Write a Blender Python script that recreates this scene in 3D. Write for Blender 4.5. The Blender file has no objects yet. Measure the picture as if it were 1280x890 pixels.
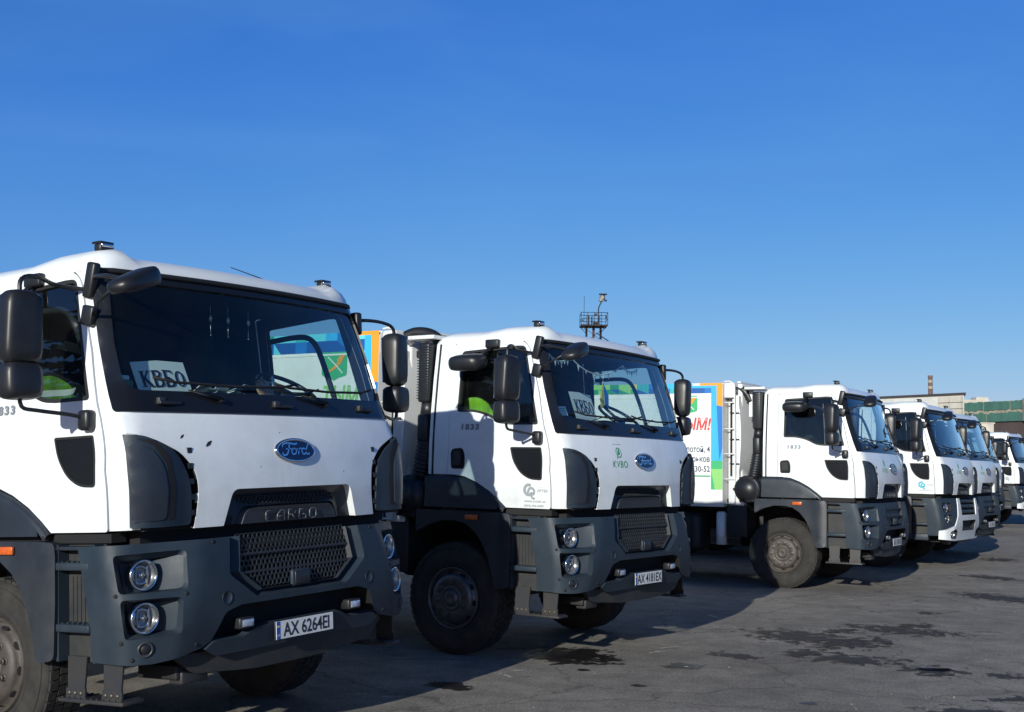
import bpy, bmesh, math, random
from math import sin, cos, pi, radians, sqrt, atan2
from mathutils import Vector, Matrix, geometry, noise

random.seed(7)
SC = bpy.context.scene
COL = SC.collection

# ------------------------------------------------------------------ camera
cam = bpy.data.cameras.new('camera'); camo = bpy.data.objects.new('camera', cam); COL.objects.link(camo)
PITCH, ROLL = radians(4.9968), radians(0.9486)
cam.sensor_width = 36; cam.lens = 36*1535.48/1280
cam.clip_start = 0.05; cam.clip_end = 5000
F_ = Vector((0, cos(PITCH), sin(PITCH))); U0 = Vector((0, -sin(PITCH), cos(PITCH))); X0 = Vector((1, 0, 0))
R_ = X0*cos(ROLL) + U0*sin(ROLL); U_ = -X0*sin(ROLL) + U0*cos(ROLL)
camo.matrix_world = Matrix(((R_.x, U_.x, -F_.x, 0), (R_.y, U_.y, -F_.y, 0), (R_.z, U_.z, -F_.z, 1.672), (0, 0, 0, 1)))
SC.camera = camo

# ------------------------------------------------------------------ world, sun, exposure
SUN_AZ, SUN_EL = radians(20.8), radians(16.8)        # light travels towards azimuth +15.5 deg right of +Y
to_sun = Vector((-sin(SUN_AZ)*cos(SUN_EL), -cos(SUN_AZ)*cos(SUN_EL), sin(SUN_EL)))
w = bpy.data.worlds.new('World'); SC.world = w; w.use_nodes = True
nt = w.node_tree; bg = nt.nodes['Background']
sky = nt.nodes.new('ShaderNodeTexSky'); sky.sky_type = 'NISHITA'; sky.sun_disc = False
sky.sun_elevation = SUN_EL
sky.sun_rotation = atan2(to_sun.x, to_sun.y)
sky.air_density = 1.0; sky.dust_density = 0.3; sky.ozone_density = 3.0
# colour response of the phone camera that took the picture: deeper blue, paler red
sep = nt.nodes.new('ShaderNodeSeparateColor'); cmb = nt.nodes.new('ShaderNodeCombineColor'); nt.links.new(sky.outputs[0], sep.inputs[0])
for k, (gain, pw) in enumerate(((4.35, 1.50), (4.75, 0.99), (7.4, 0.40))):
    m0 = nt.nodes.new('ShaderNodeMath'); m0.operation = 'MULTIPLY'; m0.inputs[1].default_value = 0.15; nt.links.new(sep.outputs[k], m0.inputs[0])
    m1 = nt.nodes.new('ShaderNodeMath'); m1.operation = 'POWER'; m1.inputs[1].default_value = pw; nt.links.new(m0.outputs[0], m1.inputs[0])
    m2 = nt.nodes.new('ShaderNodeMath'); m2.operation = 'MULTIPLY'; m2.inputs[1].default_value = gain; nt.links.new(m1.outputs[0], m2.inputs[0]); last = m2
    if k == 2:   # towards the zenith the blue deepens in step with the sky's own brightness
        m3 = nt.nodes.new('ShaderNodeMath'); m3.operation = 'MULTIPLY'; m3.inputs[1].default_value = 9.1; nt.links.new(m0.outputs[0], m3.inputs[0])
        m4 = nt.nodes.new('ShaderNodeMath'); m4.operation = 'SMOOTH_MIN'; m4.inputs[2].default_value = 0.3; nt.links.new(m2.outputs[0], m4.inputs[0]); nt.links.new(m3.outputs[0], m4.inputs[1]); last = m4
    nt.links.new(last.outputs[0], cmb.inputs[k])
wtc = nt.nodes.new('ShaderNodeTexCoord'); wmp = nt.nodes.new('ShaderNodeMapping'); wmp.inputs['Scale'].default_value = (1.6, 1.6, 5.5); wmp.inputs['Rotation'].default_value = (0.25, 0.35, 0)
wn_ = nt.nodes.new('ShaderNodeTexNoise'); wn_.inputs['Scale'].default_value = 1.7; wn_.inputs['Detail'].default_value = 7; wn_.inputs['Distortion'].default_value = 0.6
nt.links.new(wtc.outputs['Generated'], wmp.inputs[0]); nt.links.new(wmp.outputs[0], wn_.inputs['Vector'])
wr = nt.nodes.new('ShaderNodeMapRange'); wr.inputs['From Min'].default_value = 0.42; wr.inputs['From Max'].default_value = 0.75; wr.inputs['To Max'].default_value = 0.12; nt.links.new(wn_.outputs['Fac'], wr.inputs[0])
wx = nt.nodes.new('ShaderNodeMix'); wx.data_type = 'RGBA'; nt.links.new(wr.outputs[0], wx.inputs[0]); nt.links.new(cmb.outputs[0], wx.inputs[6]); wx.inputs[7].default_value = (2.6, 5.0, 8.4, 1)   # thin high haze
wsp = nt.nodes.new('ShaderNodeSeparateXYZ'); nt.links.new(wtc.outputs['Generated'], wsp.inputs[0])   # the darkening seen towards the top of the picture goes on to the zenith
wz = nt.nodes.new('ShaderNodeMapRange'); wz.interpolation_type = 'SMOOTHSTEP'; wz.inputs['From Min'].default_value = 0.36; wz.inputs['From Max'].default_value = 0.90; wz.inputs['To Min'].default_value = 1.0; wz.inputs['To Max'].default_value = 0.38
nt.links.new(wsp.outputs['Z'], wz.inputs[0])
wm = nt.nodes.new('ShaderNodeVectorMath'); wm.operation = 'SCALE'; nt.links.new(wx.outputs[2], wm.inputs[0]); nt.links.new(wz.outputs[0], wm.inputs['Scale']); nt.links.new(wm.outputs[0], bg.inputs[0]); bg.inputs[1].default_value = 0.10
sl = bpy.data.lights.new('sun', 'SUN'); sl.energy = 5.0; sl.angle = radians(0.5); sl.color = (0.99, 0.98, 0.88)
so = bpy.data.objects.new('sun', sl); COL.objects.link(so); so.location = to_sun*50
so.rotation_euler = to_sun.to_track_quat('Z', 'Y').to_euler()
SC.view_settings.view_transform = 'Standard'; SC.view_settings.look = 'None'
SC.view_settings.exposure = 0.0; SC.view_settings.gamma = 1
SC.cycles.max_bounces = 8; SC.cycles.transparent_max_bounces = 24
SC.cycles.use_denoising = True

# ------------------------------------------------------------------ materials
MATS = {}
def add_dust(n, l, tc, col, b, dust):
    """road film: thickest low down, broken up by noise and thin vertical runs"""
    z0, z1, amt, dc = dust
    sp = n.new('ShaderNodeSeparateXYZ'); l.new(tc.outputs['Object'], sp.inputs[0])
    h = n.new('ShaderNodeMapRange'); h.inputs['From Min'].default_value = z1; h.inputs['From Max'].default_value = z0; h.inputs['To Min'].default_value = 0.12; l.new(sp.outputs['Z'], h.inputs[0])
    def noise_(sc, stretch, lo, hi):
        mp = n.new('ShaderNodeMapping'); mp.inputs['Scale'].default_value = stretch; oi = n.new('ShaderNodeObjectInfo'); l.new(oi.outputs['Location'], mp.inputs['Location']); l.new(tc.outputs['Object'], mp.inputs[0])
        t = n.new('ShaderNodeTexNoise'); t.inputs['Scale'].default_value = sc; t.inputs['Detail'].default_value = 8; t.inputs['Roughness'].default_value = 0.7; l.new(mp.outputs[0], t.inputs['Vector'])
        m = n.new('ShaderNodeMapRange'); m.inputs['From Min'].default_value = lo; m.inputs['From Max'].default_value = hi; l.new(t.outputs['Fac'], m.inputs[0]); return m.outputs[0]
    a = noise_(3.5, (1, 1, 1), 0.35, 0.75); c = noise_(9, (1, 1, 0.10), 0.52, 0.75)
    ad = n.new('ShaderNodeMath'); ad.operation = 'MAXIMUM'; l.new(a, ad.inputs[0]); l.new(c, ad.inputs[1])
    m1 = n.new('ShaderNodeMath'); m1.operation = 'MULTIPLY'; l.new(ad.outputs[0], m1.inputs[0]); l.new(h.outputs[0], m1.inputs[1])
    m2 = n.new('ShaderNodeMath'); m2.operation = 'MULTIPLY'; l.new(m1.outputs[0], m2.inputs[0]); m2.inputs[1].default_value = amt
    x = n.new('ShaderNodeMix'); x.data_type = 'RGBA'; l.new(m2.outputs[0], x.inputs[0]); l.new(col, x.inputs[6]); x.inputs[7].default_value = (*dc, 1); l.new(x.outputs[2], b.inputs['Base Color'])
def mat(name, color=(0.5, 0.5, 0.5), rough=0.5, metal=0.0, coat=0.0, var=0.0, vscale=6.0, col2=None, bump=0.0, bscale=60.0,
        spec=0.5, emis=0.0, thresh=None, detail=6.0, stretch=(1, 1, 1), rvar=0.0, dust=None):
    if name in MATS: return MATS[name]
    m = bpy.data.materials.new(name); m.use_nodes = True; n = m.node_tree.nodes; l = m.node_tree.links
    b = n['Principled BSDF']
    b.inputs['Base Color'].default_value = (*color, 1); b.inputs['Roughness'].default_value = rough
    b.inputs['Metallic'].default_value = metal; b.inputs['Coat Weight'].default_value = coat
    b.inputs['Coat Roughness'].default_value = 0.06; b.inputs['Specular IOR Level'].default_value = spec
    if emis:
        b.inputs['Emission Color'].default_value = (*color, 1); b.inputs['Emission Strength'].default_value = emis
    if var or col2 or bump or rvar:
        tc = n.new('ShaderNodeTexCoord'); mp = n.new('ShaderNodeMapping'); mp.inputs['Scale'].default_value = stretch
        oi = n.new('ShaderNodeObjectInfo'); av = n.new('ShaderNodeVectorMath'); av.operation = 'ADD'; l.new(tc.outputs['Object'], av.inputs[0]); l.new(oi.outputs['Location'], av.inputs[1]); l.new(av.outputs[0], mp.inputs[0])
    if var or col2 or rvar:
        nz = n.new('ShaderNodeTexNoise'); nz.inputs['Scale'].default_value = vscale; nz.inputs['Detail'].default_value = detail
        nz.inputs['Roughness'].default_value = 0.65
        l.new(mp.outputs[0], nz.inputs['Vector'])
        cr = n.new('ShaderNodeValToRGB')
        c2 = col2 if col2 else tuple(max(0, c*(1-var)) for c in color)
        a, bb = thresh if thresh else (0.35, 0.7)
        cr.color_ramp.elements[0].position = a; cr.color_ramp.elements[1].position = bb
        cr.color_ramp.elements[0].color = (*color, 1); cr.color_ramp.elements[1].color = (*c2, 1)
        l.new(nz.outputs['Fac'], cr.inputs[0])
        if var or col2: l.new(cr.outputs[0], b.inputs['Base Color'])
        if dust: add_dust(n, l, tc, cr.outputs[0], b, dust)
        if rvar:
            mr = n.new('ShaderNodeMapRange'); mr.inputs['To Min'].default_value = rough-rvar; mr.inputs['To Max'].default_value = rough+rvar
            mr.inputs['From Min'].default_value = 0.3; mr.inputs['From Max'].default_value = 0.7
            l.new(nz.outputs['Fac'], mr.inputs[0]); l.new(mr.outputs[0], b.inputs['Roughness'])
    if bump:
        nb = n.new('ShaderNodeTexNoise'); nb.inputs['Scale'].default_value = bscale; nb.inputs['Detail'].default_value = 4
        l.new(mp.outputs[0], nb.inputs['Vector'])
        bp = n.new('ShaderNodeBump'); bp.inputs['Strength'].default_value = bump; bp.inputs['Distance'].default_value = 0.01
        l.new(nb.outputs['Fac'], bp.inputs['Height']); l.new(bp.outputs[0], b.inputs['Normal'])
    MATS[name] = m; return m

def glass(name, tint=(0.8, 0.9, 0.88), ior=1.5, gloss_rough=0.01, dirt=0.0):
    m = bpy.data.materials.new(name); m.use_nodes = True; n = m.node_tree.nodes; l = m.node_tree.links
    n.remove(n['Principled BSDF']); out = n['Material Output']
    tr = n.new('ShaderNodeBsdfTransparent'); tr.inputs[0].default_value = (*tint, 1)
    gl = n.new('ShaderNodeBsdfGlossy'); gl.inputs['Roughness'].default_value = gloss_rough; gl.inputs['Color'].default_value = (1, 1, 1, 1)
    fr = n.new('ShaderNodeFresnel'); geo = n.new('ShaderNodeNewGeometry'); mi_ = n.new('ShaderNodeMix'); l.new(geo.outputs['Backfacing'], mi_.inputs[0]); mi_.inputs[2].default_value = ior; mi_.inputs[3].default_value = 1/ior; l.new(mi_.outputs[0], fr.inputs['IOR'])
    f1 = n.new('ShaderNodeMath'); f1.operation = 'MULTIPLY_ADD'; f1.inputs[1].default_value = 2.0; f1.inputs[2].default_value = 1.0; l.new(fr.outputs[0], f1.inputs[0])   # two faces of the pane reflect
    f2 = n.new('ShaderNodeMath'); f2.operation = 'MULTIPLY'; f2.use_clamp = True; l.new(f1.outputs[0], f2.inputs[0]); l.new(fr.outputs[0], f2.inputs[1])
    mx = n.new('ShaderNodeMixShader'); l.new(f2.outputs[0], mx.inputs[0]); l.new(tr.outputs[0], mx.inputs[1]); l.new(gl.outputs[0], mx.inputs[2])
    last = mx
    if dirt:
        df = n.new('ShaderNodeBsdfDiffuse'); df.inputs[0].default_value = (0.55, 0.55, 0.52, 1)
        nz = n.new('ShaderNodeTexNoise'); nz.inputs['Scale'].default_value = 7; nz.inputs['Detail'].default_value = 8
        tc = n.new('ShaderNodeTexCoord'); l.new(tc.outputs['Object'], nz.inputs['Vector'])
        mr = n.new('ShaderNodeMapRange'); mr.inputs['From Min'].default_value = 0.35; mr.inputs['From Max'].default_value = 0.75
        mr.inputs['To Min'].default_value = dirt*0.4; mr.inputs['To Max'].default_value = dirt
        l.new(nz.outputs['Fac'], mr.inputs[0])
        m2 = n.new('ShaderNodeMixShader'); l.new(mr.outputs[0], m2.inputs[0]); l.new(mx.outputs[0], m2.inputs[1]); l.new(df.outputs[0], m2.inputs[2]); last = m2
    l.new(last.outputs[0], out.inputs['Surface']); MATS[name] = m; return m

WHITE = mat('white_paint', (0.77, 0.81, 0.835), 0.32, coat=0.4, var=0.10, vscale=2.2, thresh=(0.45, 0.85), rvar=0.08, dust=(1.25, 2.2, 0.46, (0.34, 0.325, 0.30)))
WHITEB = mat('body_white_paint', (0.78, 0.78, 0.77), 0.4, coat=0.2, var=0.14, vscale=2.5, thresh=(0.45, 0.8), dust=(1.1, 2.2, 0.4, (0.40, 0.38, 0.34)))
GREYP = mat('bumper_grey_plastic', (0.016, 0.027, 0.041), 0.5, col2=(0.025, 0.038, 0.055), vscale=5, thresh=(0.4, 0.8), bump=0.10, bscale=260, rvar=0.08, spec=0.3, dust=(0.55, 1.15, 0.28, (0.060, 0.066, 0.070)))
FLARE = mat('fender_grey_plastic', (0.017, 0.023, 0.034), 0.38, col2=(0.028, 0.035, 0.046), vscale=4, thresh=(0.45, 0.8), rvar=0.06, spec=0.45, dust=(0.6, 1.5, 0.4, (0.085, 0.078, 0.070)))
DARKP = mat('dark_plastic', (0.011, 0.012, 0.015), 0.40, col2=(0.019, 0.020, 0.024), vscale=8, thresh=(0.4, 0.8), bump=0.05, bscale=300)
GRILLE = mat('grille_plastic', (0.020, 0.023, 0.029), 0.5, col2=(0.034, 0.036, 0.042), vscale=12, thresh=(0.4, 0.8))
BLACKG = mat('black_gloss_trim', (0.010, 0.011, 0.014), 0.22, var=0.2, vscale=4)
BLACKM = mat('black_matte', (0.008, 0.008, 0.010), 0.8, var=0.3, vscale=9)
RUBBER = mat('seal_rubber', (0.012, 0.012, 0.013), 0.6, var=0.2)
TRIM = mat('cab_interior_trim', (0.018, 0.02, 0.026), 0.8, var=0.3, vscale=7)
SEATM = mat('seat_cloth', (0.03, 0.032, 0.04), 0.9, var=0.3, vscale=20)
GLASS = glass('windscreen_glass', (0.76, 0.88, 0.87), 1.5, dirt=0.006)
GLASSD = glass('door_glass', (0.55, 0.64, 0.64), 1.58, dirt=0.008)
TYRE = mat('tyre_rubber', (0.016, 0.015, 0.0145), 0.85, col2=(0.040, 0.036, 0.031), vscale=9, thresh=(0.35, 0.75), bump=0.15, bscale=80)
RIM = mat('steel_rim', (0.085, 0.074, 0.066), 0.6, metal=0.2, col2=(0.045, 0.036, 0.03), vscale=14, thresh=(0.3, 0.7))
RIMS = mat('silver_rim', (0.13, 0.13, 0.14), 0.4, metal=0.6, col2=(0.08, 0.075, 0.07), vscale=14, thresh=(0.4, 0.8))
NUT = mat('nut_steel', (0.13, 0.115, 0.10), 0.45, metal=0.6, var=0.4, vscale=30)
CHROME = mat('chrome', (0.75, 0.76, 0.78), 0.12, metal=1.0, var=0.1)
SILVER = mat('lamp_reflector', (0.50, 0.49, 0.47), 0.28, metal=0.75, var=0.5, vscale=34)
LENS = glass('lamp_lens', (0.92, 0.94, 0.97), 1.5)
ORANGE = mat('orange_lens', (0.62, 0.12, 0.02), 0.25, coat=0.5, var=0.3, vscale=40)
BLUE = mat('badge_blue', (0.003, 0.009, 0.055), 0.3, coat=0.15, var=0.1)
PLATE = mat('plate_white', (0.72, 0.73, 0.72), 0.4, var=0.12, vscale=20)
INK = mat('ink_black', (0.02, 0.02, 0.03), 0.5, var=0.1)
INKB = mat('ink_slate', (0.05, 0.075, 0.12), 0.5, var=0.1)
FLAGB = mat('ink_blue', (0.02, 0.08, 0.42), 0.4, var=0.1)
GREYT = mat('ink_grey', (0.30, 0.33, 0.36), 0.5, var=0.2, vscale=60)
TEALT = mat('ink_teal', (0.05, 0.42, 0.55), 0.5, var=0.1)
GREENT = mat('ink_green', (0.04, 0.32, 0.17), 0.5, var=0.1)
REDT = mat('ink_red', (0.60, 0.045, 0.045), 0.5, var=0.1)
PAPER = mat('paper', (0.80, 0.84, 0.82), 0.7, var=0.05)
STEEL = mat('painted_steel', (0.036, 0.038, 0.045), 0.5, metal=0.3, col2=(0.05, 0.045, 0.04), vscale=10, thresh=(0.4, 0.7))
CHAS = mat('chassis_black', (0.010, 0.010, 0.012), 0.6, col2=(0.022, 0.020, 0.018), vscale=8, thresh=(0.4, 0.75))
STEELD = mat('underrun_grey', (0.018, 0.020, 0.024), 0.65, col2=(0.036, 0.034, 0.031), vscale=6, thresh=(0.4, 0.7))
ALU = mat('aluminium', (0.45, 0.46, 0.48), 0.38, metal=0.8, var=0.3, vscale=8)
WSTEEL = mat('white_steel', (0.70, 0.71, 0.71), 0.4, var=0.15, vscale=10)
GPANEL = mat('bulkhead_shaded_white', (0.64, 0.65, 0.66), 0.5, var=0.12, vscale=3)  # body white greyed down: shade of the forward faces put into the colour
PAL = {k: mat('print_'+k, c, 0.45, coat=0.2, var=0.08, vscale=3) for k, c in dict(
    orange=(0.80, 0.33, 0.02), lightblue=(0.04, 0.42, 0.80), blue=(0.015, 0.17, 0.52), deepblue=(0.01, 0.09, 0.34), green=(0.05, 0.42, 0.16),
    lightgreen=(0.25, 0.58, 0.16), teal=(0.04, 0.40, 0.42), cyan=(0.12, 0.60, 0.72), yellow=(0.78, 0.58, 0.05), darkgreen=(0.02, 0.27, 0.14)).items()}

# ------------------------------------------------------------------ object helpers
MESH = {}
def link(name, mesh, parent=None, mtx=None):
    o = bpy.data.objects.new(name, mesh); COL.objects.link(o)
    if parent: o.parent = parent
    if mtx is not None: o.matrix_local = mtx
    return o
def thing(name, label, cat, loc=(0, 0, 0), rz=0, group=None):
    o = bpy.data.objects.new(name, None); COL.objects.link(o); o.location = loc; o.rotation_euler = (0, 0, rz)
    o.empty_display_size = 0.3
    return tag(o, label, cat, group)
def tag(o, label, cat, group=None):
    o['label'] = label; o['category'] = cat
    if group: o['group'] = group
    return o

class MB:
    """collects shapes; becomes ONE mesh"""
    def __init__(s): s.bm = bmesh.new(); s.mats = []
    def mi(s, m):
        if m not in s.mats: s.mats.append(m)
        return s.mats.index(m)
    def face(s, vs, m, smooth=False):
        try: f = s.bm.faces.new(vs)
        except ValueError: return None
        f.material_index = s.mi(m); f.smooth = smooth; return f
    def poly(s, pts, m, smooth=False): return s.face([s.bm.verts.new(p) for p in pts], m, smooth)
    def box(s, c, d, m, bevel=0.0, seg=2, rot=None, taper=None, smooth=None):
        t = bmesh.new(); bmesh.ops.create_cube(t, size=1)
        for v in t.verts:
            if taper and v.co.z > 0: v.co.x *= taper[0]; v.co.y *= taper[1]
            v.co = Vector((v.co.x*d[0], v.co.y*d[1], v.co.z*d[2]))
        if bevel: bmesh.ops.bevel(t, geom=t.edges[:]+t.verts[:], offset=bevel, segments=seg, profile=0.5, affect='EDGES')
        s.merge(t, m, c, rot, smooth if smooth is not None else bevel > 0)
    def merge(s, t, m, c=(0, 0, 0), rot=None, smooth=False):
        M = Matrix.Translation(c) @ (rot.to_4x4() if rot is not None else Matrix.Identity(4))
        mi = s.mi(m); vm = {v: s.bm.verts.new(M @ v.co) for v in t.verts}
        for f in t.faces:
            try: g = s.bm.faces.new([vm[v] for v in f.verts]); g.material_index = mi; g.smooth = smooth
            except ValueError: pass
        t.free()
    def tube(s, pts, r, m, n=8, caps=True, flat=1.0, close=False):
        pts = [Vector(p) for p in pts]; N = len(pts); rings = []
        rr = r if isinstance(r, (list, tuple)) else [r]*N
        ref = None
        for i, p in enumerate(pts):
            if close: t = (pts[(i+1) % N]-pts[i-1])
            else: t = pts[min(i+1, N-1)]-pts[max(i-1, 0)]
            t.normalize()
            if ref is None: ref = Vector((0, 0, 1)) if abs(t.z) < 0.9 else Vector((1, 0, 0))
            a = ref - t*ref.dot(t)
            if a.length < 1e-4: a = t.orthogonal()
            a.normalize(); ref = a; b = t.cross(a)
            rings.append([s.bm.verts.new(p + (a*cos(2*pi*k/n) + b*sin(2*pi*k/n)*flat)*rr[i]) for k in range(n)])
        for i in range(N if close else N-1):
            A, B = rings[i], rings[(i+1) % N]
            for k in range(n): s.face([A[k], A[(k+1) % n], B[(k+1) % n], B[k]], m, True)
        if caps and not close:
            s.face(rings[0][::-1], m); s.face(rings[-1], m)
    def cyl(s, a, b, r, m, n=16, r2=None, caps=True): s.tube([a, b], [r, r2 if r2 is not None else r], m, n, caps)
    def lathe(s, prof, c, ax, m, n=32, smooth=True, ms=None):
        """prof: (radius, along) pairs"""
        ax = Vector(ax).normalized(); a = ax.orthogonal().normalized(); b = ax.cross(a); c = Vector(c); rings = []
        for r, h in prof:
            if r < 1e-5: rings.append([s.bm.verts.new(c+ax*h)])
            else: rings.append([s.bm.verts.new(c+ax*h+(a*cos(2*pi*k/n)+b*sin(2*pi*k/n))*r) for k in range(n)])
        for i in range(len(rings)-1):
            A, B = rings[i], rings[i+1]; mm = ms[i] if ms else m
            for k in range(n):
                k2 = (k+1) % n
                if len(A) == 1 and len(B) == 1: continue
                if len(A) == 1: s.face([A[0], B[k2], B[k]], mm, smooth)
                elif len(B) == 1: s.face([A[k], A[k2], B[0]], mm, smooth)
                else: s.face([A[k], A[k2], B[k2], B[k]], mm, smooth)
    def prism(s, pts, vec, m, m2=None):
        """flat polygon extruded by vec"""
        vec = Vector(vec); A = [s.bm.verts.new(p) for p in pts]; B = [s.bm.verts.new(Vector(p)+vec) for p in pts]
        s.face(A, m); s.face(B[::-1], m2 or m)
        for i in range(len(A)): j = (i+1) % len(A); s.face([A[i], B[i], B[j], A[j]], m2 or m)
    def build(s, name, flip=False, sharp=None, recalc=False):
        if recalc: bmesh.ops.recalc_face_normals(s.bm, faces=s.bm.faces[:])
        if sharp:
            for e in s.bm.edges:
                if len(e.link_faces) == 2 and e.calc_face_angle(0) > radians(sharp): e.smooth = False
        me = bpy.data.meshes.new(name); s.bm.to_mesh(me); s.bm.free()
        for m in s.mats: me.materials.append(m)
        return me

def rpoly(P, rad, n=5):
    """round the corners of a closed 2-D polygon; rad one number or one per corner"""
    out = []; N = len(P)
    for i in range(N):
        p = Vector(P[i]); r = rad[i] if isinstance(rad, (list, tuple)) else rad
        if r <= 0: out.append(tuple(p)); continue
        a = Vector(P[i-1])-p; b = Vector(P[(i+1) % N])-p
        r = min(r, a.length*0.48, b.length*0.48)
        A = p+a.normalized()*r; B = p+b.normalized()*r
        for k in range(n+1):
            t = k/n; out.append(tuple(A*(1-t)**2 + p*2*t*(1-t) + B*t*t))
    return out
def resample(P, step):
    out = []
    for i in range(len(P)):
        a, b = Vector(P[i]), Vector(P[(i+1) % len(P)]); k = max(1, int((b-a).length/step))
        for j in range(k): out.append(tuple(a+(b-a)*(j/k)))
    return out
def inside(p, P):
    x, y = p; c = False; j = len(P)-1
    for i in range(len(P)):
        xi, yi = P[i]; xj, yj = P[j]
        if (yi > y) != (yj > y) and x < (xj-xi)*(y-yi)/(yj-yi)+xi: c = not c
        j = i
    return c
def seg_d2(p, a, b):
    ax, ay = a; bx, by = b; dx, dy = bx-ax, by-ay; L = dx*dx+dy*dy
    t = 0 if L == 0 else max(0, min(1, ((p[0]-ax)*dx+(p[1]-ay)*dy)/L))
    return (p[0]-ax-t*dx)**2+(p[1]-ay-t*dy)**2
def nrm(F, u, v, e=2e-3):
    du = F(u+e, v)-F(u-e, v); dv = F(u, v+e)-F(u, v-e); return dv.cross(du).normalized()
def panel(mb, outline, holes, F, m, step=0.06, thick=0.02, off=0.0, m2=None, back=True, rim=None):
    """a curved sheet: 2-D outline with holes, bent on to surface F, with real thickness"""
    outline = resample(outline, step); holes = [resample(h, step) for h in holes]
    V = []; E = []
    for L in [outline]+holes:
        b = len(V); V += [Vector(p) for p in L]; E += [(b+i, b+(i+1) % len(L)) for i in range(len(L))]
    x0 = min(p[0] for p in outline); x1 = max(p[0] for p in outline); y0 = min(p[1] for p in outline); y1 = max(p[1] for p in outline)
    segs = [(L[i], L[(i+1) % len(L)]) for L in [outline]+holes for i in range(len(L))]
    nx, ny = int((x1-x0)/step), int((y1-y0)/step)
    for i in range(1, nx+1):
        for j in range(1, ny+1):
            p = (x0+(i-0.5+0.25*(j % 2))*(x1-x0)/max(nx, 1), y0+(j-0.5)*(y1-y0)/max(ny, 1))
            if not inside(p, outline) or any(inside(p, h) for h in holes): continue
            if min(seg_d2(p, *sg) for sg in segs) < (0.4*step)**2: continue
            V.append(Vector(p))
    vs, es, fs = geometry.delaunay_2d_cdt(V, E, [], 0, 1e-6)[:3]
    tri = []
    for f in fs:
        c = (sum(vs[i].x for i in f)/3, sum(vs[i].y for i in f)/3)
        if inside(c, outline) and not any(inside(c, h) for h in holes): tri.append(f)
    P3 = [F(v.x, v.y) for v in vs]; N3 = [nrm(F, v.x, v.y) for v in vs]
    A = [mb.bm.verts.new(p+n*off) for p, n in zip(P3, N3)]
    B = [mb.bm.verts.new(p+n*(off-thick)) for p, n in zip(P3, N3)]
    cnt = {}
    for f in tri:
        f = list(f)
        n = (A[f[1]].co-A[f[0]].co).cross(A[f[2]].co-A[f[0]].co)
        if n.dot(N3[f[0]]) < 0: f.reverse()
        mb.face([A[i] for i in f], m, True)
        if back: mb.face([B[i] for i in f[::-1]], m2 or m, True)
        for i in range(3):
            a, b = f[i], f[(i+1) % 3]
            if (b, a) in cnt: cnt[(b, a)] = None
            else: cnt[(a, b)] = 1
    for (a, b), c in cnt.items():
        if c: mb.face([A[b], A[a], B[a], B[b]], rim or m, False)
    for e in mb.bm.edges:
        if len(e.link_faces) == 2 and e.link_faces[0].smooth != e.link_faces[1].smooth: e.smooth = False
    mb.bm.verts.ensure_lookup_table()
    loose = [v for v in A+B if not v.link_faces]
    bmesh.ops.delete(mb.bm, geom=loose, context='VERTS')
def pocket(mb, outer, inner, F, depth, m, mf=None, off=0.0, floor=True, smooth=False):
    """recess: walls from outer outline on F to inner outline 'depth' below it, with a floor"""
    A = []; B = []
    for (a, b) in zip(outer, inner):
        A.append(mb.bm.verts.new(F(*a)+nrm(F, *a)*off))
        d = depth(*b) if callable(depth) else depth
        B.append(mb.bm.verts.new(F(*b)-nrm(F, *b)*d))
    for i in range(len(A)):
        j = (i+1) % len(A); mb.face([A[i], A[j], B[j], B[i]], m, smooth)
    if floor: mb.face(B, mf or m)
def shrink(P, d):
    c = Vector((sum(p[0] for p in P)/len(P), sum(p[1] for p in P)/len(P)))
    out = []
    for i in range(len(P)):
        a, p, b = Vector(P[i-1]), Vector(P[i]), Vector(P[(i+1) % len(P)])
        t = (b-a); n = Vector((-t.y, t.x))
        if n.length < 1e-9: n = c-p
        n.normalize()
        if n.dot(c-p) < 0: n = -n
        out.append(tuple(p+n*d))
    return out

_tcache = {}
def text2d(body, size=1.0, align='LEFT', shear=0.0, space=1.0, bold=0.0):
    """text as 2-D verts + faces (cap height about 0.7*size)"""
    k = (body, size, align, shear, space, bold)
    if k in _tcache: return _tcache[k]
    cu = bpy.data.curves.new('lettering', 'FONT'); cu.body = body; cu.size = size; cu.align_x = align; cu.shear = shear
    cu.space_character = space; cu.resolution_u = 3; cu.offset = bold
    o = bpy.data.objects.new('lettering', cu); COL.objects.link(o); bpy.context.view_layer.update()
    me = o.to_mesh(); vs = [(v.co.x, v.co.y) for v in me.vertices]; fs = [list(p.vertices) for p in me.polygons]
    o.to_mesh_clear(); bpy.data.objects.remove(o); bpy.data.curves.remove(cu)
    _tcache[k] = (vs, fs); return vs, fs
def put_text(mb, T, G, m):
    """G maps 2-D text coordinates to 3-D"""
    vs, fs = T; V = [mb.bm.verts.new(G(x, y)) for x, y in vs]
    for f in fs: mb.face([V[i] for i in f], m)
def catmull(P, n=6):
    P = [Vector(p) for p in P]; out = []
    for i in range(len(P)-1):
        a, b, c, d = P[max(i-1, 0)], P[i], P[i+1], P[min(i+2, len(P)-1)]
        for k in range(n):
            t = k/n; out.append(0.5*((2*b)+(c-a)*t+(2*a-5*b+4*c-d)*t*t+(3*b-a-3*c+d)*t**3))
    out.append(P[-1]); return out
def interp(T, z):
    def li(z):
        if z <= T[0][0]: return T[0][1]
        for (a, va), (b, vb) in zip(T, T[1:]):
            if z <= b: return va+(vb-va)*(z-a)/(b-a)
        return T[-1][1]
    return (li(z-0.035)+li(z-0.012)+li(z+0.012)+li(z+0.035))/4

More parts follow.
